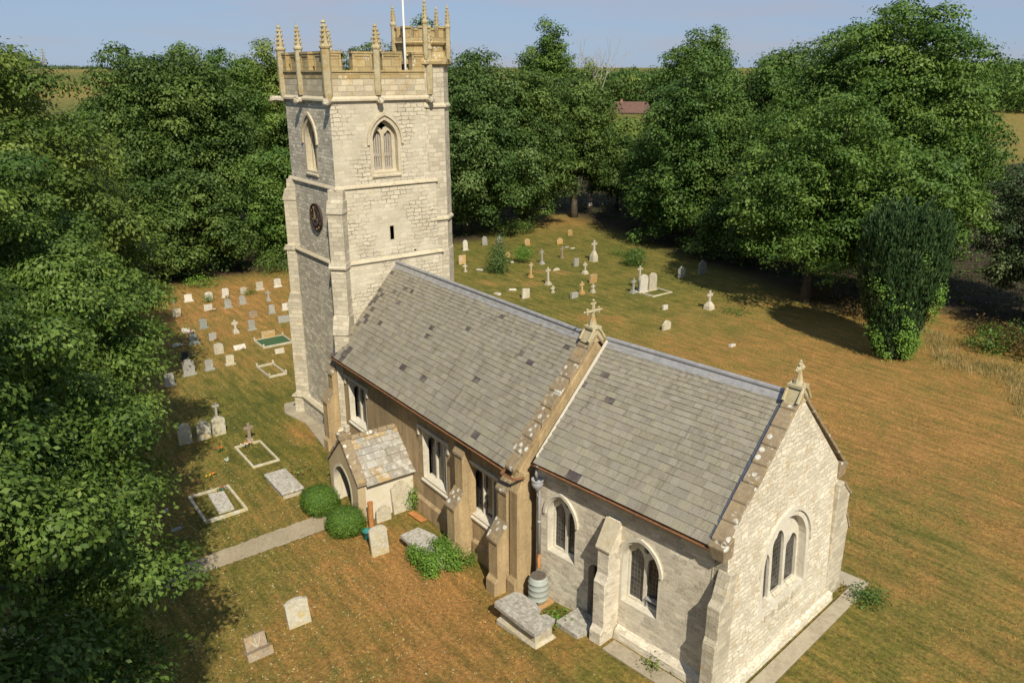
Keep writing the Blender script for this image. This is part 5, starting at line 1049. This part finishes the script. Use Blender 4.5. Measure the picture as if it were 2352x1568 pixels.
for i, (x, y, rx, ry, h, mt, l) in enumerate(((-35.5, 7.2, 1.6, 2.4, 1.9, 'dark', 'dark shrub at the wood edge left of the tower'), (-35.2, 10.6, 1.5, 2.2, 1.5, 'brown', 'browned shrub at the wood edge beside the tower'), (-34.8, -3.4, 1.2, 1.6, 1.1, 'lime', 'light green brambles at the foot of the dark wood'),
        (-34.2, .4, 1.1, 1.6, .9, 'ivy', 'low bright brambles behind the back row of graves'), (-36.5, 34, 1.8, 2.6, 1.7, 'dark', 'dark shrub under the sycamores of the right yard'), (2.6, 35.2, 1.6, 1.2, 1.2, 'brown', 'rusty bramble thicket left of the dark yew'),
        (13.8, 35.6, 2.6, 1.3, 1.9, 'brown', 'rusty undergrowth right of the dark yew'), (11.6, 34.9, 1.3, 1.2, 1.7, 'ash', 'green nettles right of the dark yew'), (17.5, 35, 2.2, 1.4, 1.4, 'dark', 'dark undergrowth at the right picture edge'), (-1.5, 37.3, 2, 1.2, 1.0, 'brown', 'dry brown brambles in the tree shade'), (12.4, 37.6, 1.8, 1.3, 1.5, 'oak', 'green bush behind the rusty undergrowth right of the yew'), (15.6, 37.2, 1.6, 1.2, 1.3, 'limey', 'yellowish bush under the grey-leaved trees at the right'), (10.2, 38.2, 1.6, 1.2, 1.2, 'brown', 'brown seeding weeds just behind the yew on its right'), (19.5, 35.6, 1.6, 1.1, 1.5, 'ash', 'fresh green bush at the very right edge'))):
    shrub(l, x, y, rx, ry, h, mt, 40+i, False, .17, 9, 8, name='thicket')
# yew: upright dark plumes, with bright ivy over its sunny foot
rng = np.random.default_rng(77); yx, yy = 8.3, 29.2; yr = empty('yew_tree', (yx, yy, 0), 0, 'dense dark upright yew with ivy creeping over its sunny side', 'tree')
C_, O_, T_ = [], [], []
for i in range(170):
    a = i*2.39996; f = math.sqrt((i+.5)/150); ht = 8.5-.35*f**4+rng.normal(0, .38); bx, by = f*.6*math.cos(a), f*.6*math.sin(a); tx, ty = f*2.3*math.cos(a), f*2.3*math.sin(a)
    for s in np.linspace(.03, 1, 22):
        g = min(1, s*1.45)**.9; w_ = .26*(1-s**4)+.04; n_ = 5; an = rng.uniform(0, 6.28, n_)
        for aa in an:
            p_ = (yx+bx+(tx-bx)*g+w_*math.cos(aa), yy+by+(ty-by)*g+w_*math.sin(aa), .25+s*(ht-.25)); C_.append(p_); O_.append((math.cos(aa)*.7+tx*.35, math.sin(aa)*.7+ty*.35, .1)); T_.append(.45+.25*rng.normal())
C_ = np.array(C_); O_ = np.array(O_); O_ /= np.linalg.norm(O_, axis=1)[:, None]
n = len(C_)*5; ce = np.repeat(C_, 5, 0)+rng.normal(0, .09, (n, 3)); ou = np.repeat(O_, 5, 0); t1 = np.array([0, 0, 1.])+ou*.25+rng.normal(0, .22, (n, 3)); t1 /= np.linalg.norm(t1, axis=1)[:, None]
t2 = np.cross(t1, ou+rng.normal(0, .45, (n, 3))); t2 /= np.linalg.norm(t2, axis=1)[:, None]; L = rng.uniform(.16, .34, n)[:, None]; W = L*.16
mesh_leaves('crown', (np.stack([ce-t1*L*.5, ce-t2*W, ce+t1*L*.5, ce+t2*W], 1).reshape(-1, 3), np.clip(np.repeat(T_, 5)+rng.normal(0, .12, n), 0, 1)), LM['yew'], yr, (yx, yy, 0))
q = MB(); q.tube([(0, 0, -.2), (0, 0, 1.2), (.1, 0, 4)], [.5, .4, .15], 9); q.build('trunk', M['bark'], yr)
p, nn = [], []
for _ in range(900):
    a = R(rng.uniform(-115, 30)); z = .2+6.4*rng.random(); rr = 1.0+1.5*min(1, z/4.6)**.8
    if math.sin(a*4+z*1.7)+.7*math.sin(z*2.3+a*2)+(1.7-z*.30)+.9*math.sin(a+R(20))-.9 < rng.normal(.25, .3): continue
    p.append((yx+rr*math.cos(a), yy+rr*math.sin(a), z)); nn.append((math.cos(a), math.sin(a), .2))
ivy('ivy', p, nn, 14, (.17, .17, .17), .115, None, 'ivy', None, (yx, yy, 0), yr)
# ---- the near lime row along the left edge
NK = dict(size=.145, dens=5.2, k=32, spread=(.27, .27, .09), droop=.3, cat='tree', cf=.42, nb=8, bf=.44, bz=.5)
tree('nearest lime tree leaning in at the lower left corner', 13, -19, 1.2, 18.5, 6, 4.6, 'lime', 21, r0=.3, name='lime_tree', group='lime trees along the left edge', **NK, lobes=[
 ((12.5, -19.6, 10), (5.6, 4, 8.5)), ((13, -20, 17), (3, 2.6, 2)), ((17.2, -16.2, 3.6), (2.3, 1.7, 1.9)), ((18.6, -17.3, 6.2), (2.6, 1.8, 1.7)), ((13.2, -15.2, 5.6), (2.4, 1.8, 1.5)), ((10, -14.8, 7.6), (2.5, 1.7, 1.7)), ((15.5, -17.2, 8.6), (2.8, 2.1, 1.6)),
 ((11, -16.8, 10.6), (3, 2.2, 1.7)), ((8.2, -14.6, 5.0), (2.2, 1.8, 1.6)), ((7, -16.4, 9), (2.6, 2.2, 2)), ((13.5, -18.5, 12), (2.6, 2.2, 1.5)), ((15.3, -15.4, 2.2), (1.9, 1.4, 1.2)), ((12, -15.1, 3.1), (1.9, 1.4, 1.2))])
tree('lime tree standing nearest the viewer, mostly outside the lower left corner', 22.3, -21, 3, 19, 4.4, 3.5, 'lime', 20, 12, name='lime_tree', group='lime trees along the left edge', **NK)
tree('lime tree under the viewer, out of the frame beside the nearest one', 28.5, -23.5, 3, 17, 4.6, 3.8, 'lime', 25, 12, name='lime_tree', group='lime trees along the left edge', **NK)
tree('second lime tree of the row, overhanging the graves left of the path', 1, -17.8, 1.5, 18.5, 6.4, 5.6, 'lime', 22, r0=.32, name='lime_tree', group='lime trees along the left edge', **NK, lobes=[
 ((.5, -18.2, 9.6), (5.8, 4.4, 7.8)), ((.5, -18.6, 16.6), (3.2, 3, 2.2)), ((3.5, -13.2, 6.6), (2.6, 2, 1.6)), ((.5, -12.4, 8.2), (2.8, 2, 1.8)), ((-2.5, -12.8, 6.2), (2.6, 2, 1.7)), ((3.2, -14.6, 9.6), (2.6, 2.2, 1.6)), ((-1, -13.6, 10.6), (2.8, 2.2, 1.7)), ((1.6, -16, 13), (3, 2.4, 1.9)),
 ((-3.6, -15, 12.2), (2.6, 2.4, 1.8)), ((6, -15.6, 7.8), (2.4, 2, 1.6)), ((1, -13.0, 4.4), (2.5, 1.7, 1.3)), ((5.4, -14.6, 4.6), (2.2, 1.7, 1.3))])
NK.update(size=.2, dens=2.9, k=28, spread=(.45, .45, .17))
tree('tall yellowish lime tree reaching above the horizon at the left edge', -12, -15.5, 1.5, 18.6, 7.6, 7, 'limey', 23, r0=.36, name='lime_tree', group='lime trees along the left edge', **NK, lobes=[
 ((-12, -16, 10), (6.2, 5.2, 6.4)), ((-9, -10.8, 10.2), (3, 2.3, 2)), ((-13.5, -10.2, 8.2), (3.2, 2.4, 2.1)), ((-8, -12, 13.2), (2.8, 2.3, 1.8)), ((-13, -11.4, 13), (3.1, 2.5, 2)), ((-17, -11.2, 10.6), (3, 2.6, 2.3)), ((-10.5, -13.8, 16.2), (2.8, 2.5, 1.9)),
 ((-15, -14, 16), (2.8, 2.5, 1.9)), ((-6.4, -13.2, 9), (2.4, 2, 1.8)), ((-11, -9.8, 6.3), (2.6, 1.8, 1.5)), ((-16.2, -10.4, 6), (2.6, 2, 1.6)), ((-20, -12.4, 13), (2.4, 2.3, 2.2))])
tree('lime tree farthest along the left row, next to the dark wood', -27, -11.8, 1.2, 14.6, 6, 5.4, 'limey', 24, 14, name='lime_tree', group='lime trees along the left edge', fr=.46, **NK)
# ---- woods behind, each tree its own (x, y, crown bottom, top, rx, ry, leaves)
WG = 'trees of the wood behind the churchyard'
for i, (l, x, y, zb, zt, rx, ry, mt, n_, sz, dn) in enumerate((
 ('broad dark rounded tree at the back left, below the open sky', -54, 4.6, .8, 19.6, 8.2, 8.2, 'dark', 26, .3, .95), ('tall feathery ash right of the dark rounded tree', -59, 11.4, 1, 19.7, 5.2, 5.2, 'ash', 18, .27, 1.0), ('yellow-green lime showing left of the tower pinnacles', -64, 18.7, 2, 20, 4.8, 4.8, 'limey', 16, .3, .95),
 ('bright maple low in front of the wood left of the tower', -39.5, 9.8, -.5, 11.2, 4.0, 4.0, 'ash', 16, .25, 1.1), ('dark lower tree at the wood edge behind the left graves', -38, .8, -.8, 9.6, 4.4, 4.8, 'dark', 16, .26, 1.0), ('shadowy tree filling the gap behind the limes', -39.5, -6.5, -.5, 12, 4.6, 4.6, 'dark', 15, .3, .9),
 ('tree behind the tower seen just left of its corner', -69, 25, 2, 20.2, 5.5, 5.5, 'oak', 14, .34, .8), ('dark tree behind the tower battlements', -64, 30.6, 2, 21.3, 5.6, 5.6, 'dark', 14, .32, .85), ('tree behind the tower between the middle pinnacle and the turret', -67, 37.4, 2, 21.2, 5.6, 5.6, 'oak', 14, .33, .8),
 ('treetop crowning the stair turret from behind', -73, 44, 3, 24.2, 5, 5, 'oak', 13, .34, .85), ('big sycamore right of the tower with glinting leaves', -40, 30, -1.2, 19.6, 7.4, 6.8, 'syc', 28, .28, 1.05), ('second sycamore right of the tower, darker and lower', -40, 37.8, -1, 18.6, 5.2, 5.2, 'dark', 22, .28, 1.0),
 ('round oak top rising clear behind the sycamores', -65, 61, 3, 23.8, 4.6, 4.6, 'ash', 14, .34, .9), ('dark sycamore overhanging the dry bank', -41, 46, 1.6, 17.6, 5, 5, 'dark', 18, .3, .95), ('tree in shadow under the red roofed house', -43, 55, .6, 10, 4.2, 4.2, 'syc', 14, .3, .9),
 ('tall leaning dark tree right of the open sky gap', -39.4, 64.6, 2, 22.6, 6, 6, 'oak', 20, .32, .95), ('broad bushy tree in front of the tall leaning one', -21, 44.5, -1.2, 18.0, 5.9, 6.2, 'oak', 28, .27, 1.05), ('tree between the bushy tree and the big ash', -28.5, 66.5, 2, 21, 6.8, 6, 'oak', 15, .33, .9),
 ('huge feathery ash dominating the right of the picture', -5.5, 49.5, 1.2, 22, 9.6, 8.6, 'ash', 40, .26, 1.1), ('lower ash boughs sweeping out before the big ash', -2, 35.6, 1.4, 15.2, 6.6, 5.6, 'ash', 22, .23, 1.25), ('young ash behind the yew at the right', 4.2, 37.4, 2.5, 12.6, 4.6, 4.4, 'ash', 18, .22, 1.25),
 ('ash flank falling towards the right field', -6, 60, 1, 16, 4.2, 4.6, 'ash', 18, .28, 1.0), ('grey-leaved tree at the right picture edge', 9.6, 45.5, .8, 12.6, 4.0, 4.0, 'grey', 18, .2, 1.3), ('dark tree below the grey-leaved one at the right edge', 15.5, 40.6, .4, 8.8, 4.2, 3.4, 'grey', 16, .18, 1.4),
 ('shaded tree deep in the wood behind the graves', -29, 49, .6, 12, 5, 5, 'dark', 14, .32, .85), ('dim tree behind the big sycamore', -52, 36, .6, 15, 5.4, 5.4, 'dark', 14, .34, .8), ('dim tree filling the wood behind the maple', -57, 21, .6, 15.5, 5.4, 5.4, 'dark', 14, .34, .8), ('far tree rising over the left field edge', -84, 3, 1, 14.6, 5, 5, 'oak', 12, .36, .8),
 ('dim tree behind the bushy tree', -33, 55, .6, 14, 5, 5, 'dark', 14, .34, .8), ('small dark tree under the ash boughs', -13, 42.5, -.5, 9.5, 4.4, 4, 'dark', 14, .27, 1.0), ('light green low tree in front of the red roofed house', -80, 92, .5, 8.8, 5, 5, 'limey', 12, .5, .55), ('distant pale tree behind the dead branches', -104, 96, 1, 15.6, 4.6, 4.6, 'limey', 12, .5, .55))):
    tree(l, x, y, zb, zt, rx, ry, mt, 100+i, n_, sz, dn*1.25, group=WG, fr=.40, shape=.45, spread=(sz*1.5, sz*1.5, sz*.7))
# dead tree with bare upper branches
rt = empty('dead_tree', (-46, 53, 0), 0, 'half-dead tree with bare grey branches against the sky', 'tree', WG); q = MB(); r_ = random.Random(5)
q.tube([(0, 0, -.3), (.1, 0, 8), (.2, .1, 14)], [.35, .25, .14], 8)
def branch(p, d, L, r, n):
    e = p+d*L; m_ = p+d*L*.5+Vector((r_.uniform(-.1, .1), r_.uniform(-.1, .1), .05))*L; q.tube([p, m_, e], [r, r*.75, r*.45], 5)
    if n:
        for _ in range(3 if n > 1 else 2): branch(p+d*L*r_.uniform(.5, 1), (d+Vector((r_.uniform(-.6, .6), r_.uniform(-.6, .6), r_.uniform(-.1, .5)))).normalized(), L*r_.uniform(.55, .8), r*.5, n-1)
for a in (60, 140, 230, 320, 100): branch(Vector((.2, .1, 13)), Vector((math.cos(R(a))*.45, math.sin(R(a))*.45, 1)).normalized(), r_.uniform(3.0, 4.0), .075, 3)
q.build('trunk', plain('dead_wood', (.34, .30, .25), .9), rt)
rng = np.random.default_rng(9); mesh_leaves('crown', crown_mesh(rng, [((-46, 52.6, 15.5), (1.0, 1.2, 2.4)), ((-44.6, 55.6, 14.6), (1.2, 1.2, 1.2)), ((-47, 51, 13), (2, 2, 2)), ((-43.6, 57.5, 15.6), (.6, .6, .5))], .9, 22, (.4, .4, .2), .3), LM['limey'], rt, (-46, 53, 0))
# ---- far distance: house, woods, pylon
hs_ = empty('farmhouse', (-215, 226, -3.0), R(38), 'distant house with a red tiled roof between the trees', 'house')
q = MB(); q.box(-8, 8, -4.2, 4.2, -.5, 3.6); q.build('wall', plain('house_wall', (.40, .34, .26), .9), hs_)
def tile_mat():
    N = NT('red_roof_tiles'); br = N.n('TexBrick'); N.l(N.coord('UV'), br.inputs[0]); br.inputs['Scale'].default_value = 1; br.inputs['Row Height'].default_value = .55; br.inputs['Brick Width'].default_value = .9; br.inputs['Mortar Size'].default_value = .06
    br.inputs['Color1'].default_value = (.17, .095, .072, 1); br.inputs['Color2'].default_value = (.13, .075, .06, 1); br.inputs['Mortar'].default_value = (.10, .06, .05, 1); return N.out(br.outputs[0])
q = MB(); q.loft([[(-8.4, -4.8, 3.5), (8.4, -4.8, 3.5), (8.4, 4.8, 3.5), (-8.4, 4.8, 3.5)], [(-6.6, -.1, 7.8), (6.6, -.1, 7.8), (6.6, .1, 7.8), (-6.6, .1, 7.8)]]); rf = q.build('roof', tile_mat(), hs_)
q = MB(); q.box(-4.5, -3.6, -.5, .5, 7, 8.8); q.build('chimney', plain('chimney_brick', (.32, .17, .12), .9), rf)
def far_wood(label, pts, mat, seed, size, k=14, dens=.12, loc=(0, 0, 0)):
    rng = np.random.default_rng(seed); lb = [((x, y, z+h*.5), (r, r, h*.55)) for x, y, z, r, h in pts]
    o = mesh_leaves('far_wood', crown_mesh(rng, lb, dens, k, (size*1.3, size*1.3, size*.6), size), LM[mat], None, (0, 0, 0)); return tag(o, label, 'far wood', None, 'stuff')
def back_ray(dx, dist): a = R(143.692)-math.atan((dx-1176)/1831); return 31.76+dist*math.cos(a), -16.73+dist*math.sin(a)
rr = np.random.default_rng(3); pts = []
for k in range(60):
    t = rr.random(); dd = rr.uniform(0, 1); pts.append((-95-150*dd+60*t+rr.uniform(-8, 8), 310+160*dd+70*t, hill(-95-150*dd, 310+160*dd), rr.uniform(7, 11), rr.uniform(15, 21)))
far_wood('distant dark wood beyond the right field', pts, 'oak', 8, 1.5, 12, .1)
pts = []
for k in range(60): t = k/59; x_, y_ = back_ray(1290+260*t, rr.uniform(400, 480)); pts.append((x_, y_, 0, rr.uniform(7, 10), rr.uniform(13.6, 17.0)))
far_wood('hazy treetops on the horizon beyond the red roofed house', pts, 'oak', 19, 1.3, 12, .1)
pts = []
for k in range(70): t = .3+.7*k/69; pts.append((-110-330*t+rr.uniform(-10, 10), 95+95*t+rr.uniform(-16, 16)+40*math.sin(t*9), 0, rr.uniform(6, 10), rr.uniform(9, 14)))
far_wood('hedgerow trees in the distance behind the churchyard wood', pts, 'oak', 9, 1.4, 12, .1)
def ray(dx, dist): a = R(143.692)-math.atan((dx-1176)/1831); return 31.76+dist*math.cos(a), -16.73+dist*math.sin(a)
pts = []
for k in range(26): x_, y_ = ray(70+72*k/25, 2450+rr.uniform(-60, 60)); pts.append((x_, y_, hill(x_, y_)-2, rr.uniform(9, 14), rr.uniform(17, 21)))
far_wood('small blue-grey wood on the left horizon', pts, 'grey', 10, 5, 10, .03)
pts = []
for k in range(50): x_, y_ = ray(60+230*rr.random(), 2100+rr.uniform(0, 300)); pts.append((x_, y_, hill(x_, y_)-1.5, rr.uniform(8, 16), rr.uniform(3, 5)))
far_wood('hedge line across the left horizon', pts, 'grey', 12, 4, 8, .03)
x_, y_ = ray(163, 2500); py = empty('pylon', (x_, y_, hill(x_, y_)-1), R(50), 'grey lattice electricity pylon on the left horizon', 'pylon'); q = MB(); st = M['greypipe']
for sx in (-1, 1):
    for sy in (-1, 1): q.tube([(sx*4.5, sy*4.5, 0), (sx*1.4, sy*1.4, 30), (sx*.5, sy*.5, 50)], [1.1, .9, .7], 4)
for z, w_ in ((4, 4.2), (11, 3.4), (18, 2.6), (25, 1.9), (32, 1.3)):
    for s in (-1, 1): q.tube([(-w_, s*w_, z), (w_*.8, s*w_*.8, z+7)], .6, 4); q.tube([(s*w_, -w_, z), (s*w_*.8, w_*.8, z+7)], .6, 4)
q.build('lattice', st, py); q = MB()
for z, L_ in ((31, 8), (38, 10), (45, 7)): q.tube([(-L_, 0, z), (0, 0, z+1.2), (L_, 0, z)], .8, 4)
q.build('crossarm', st, py)
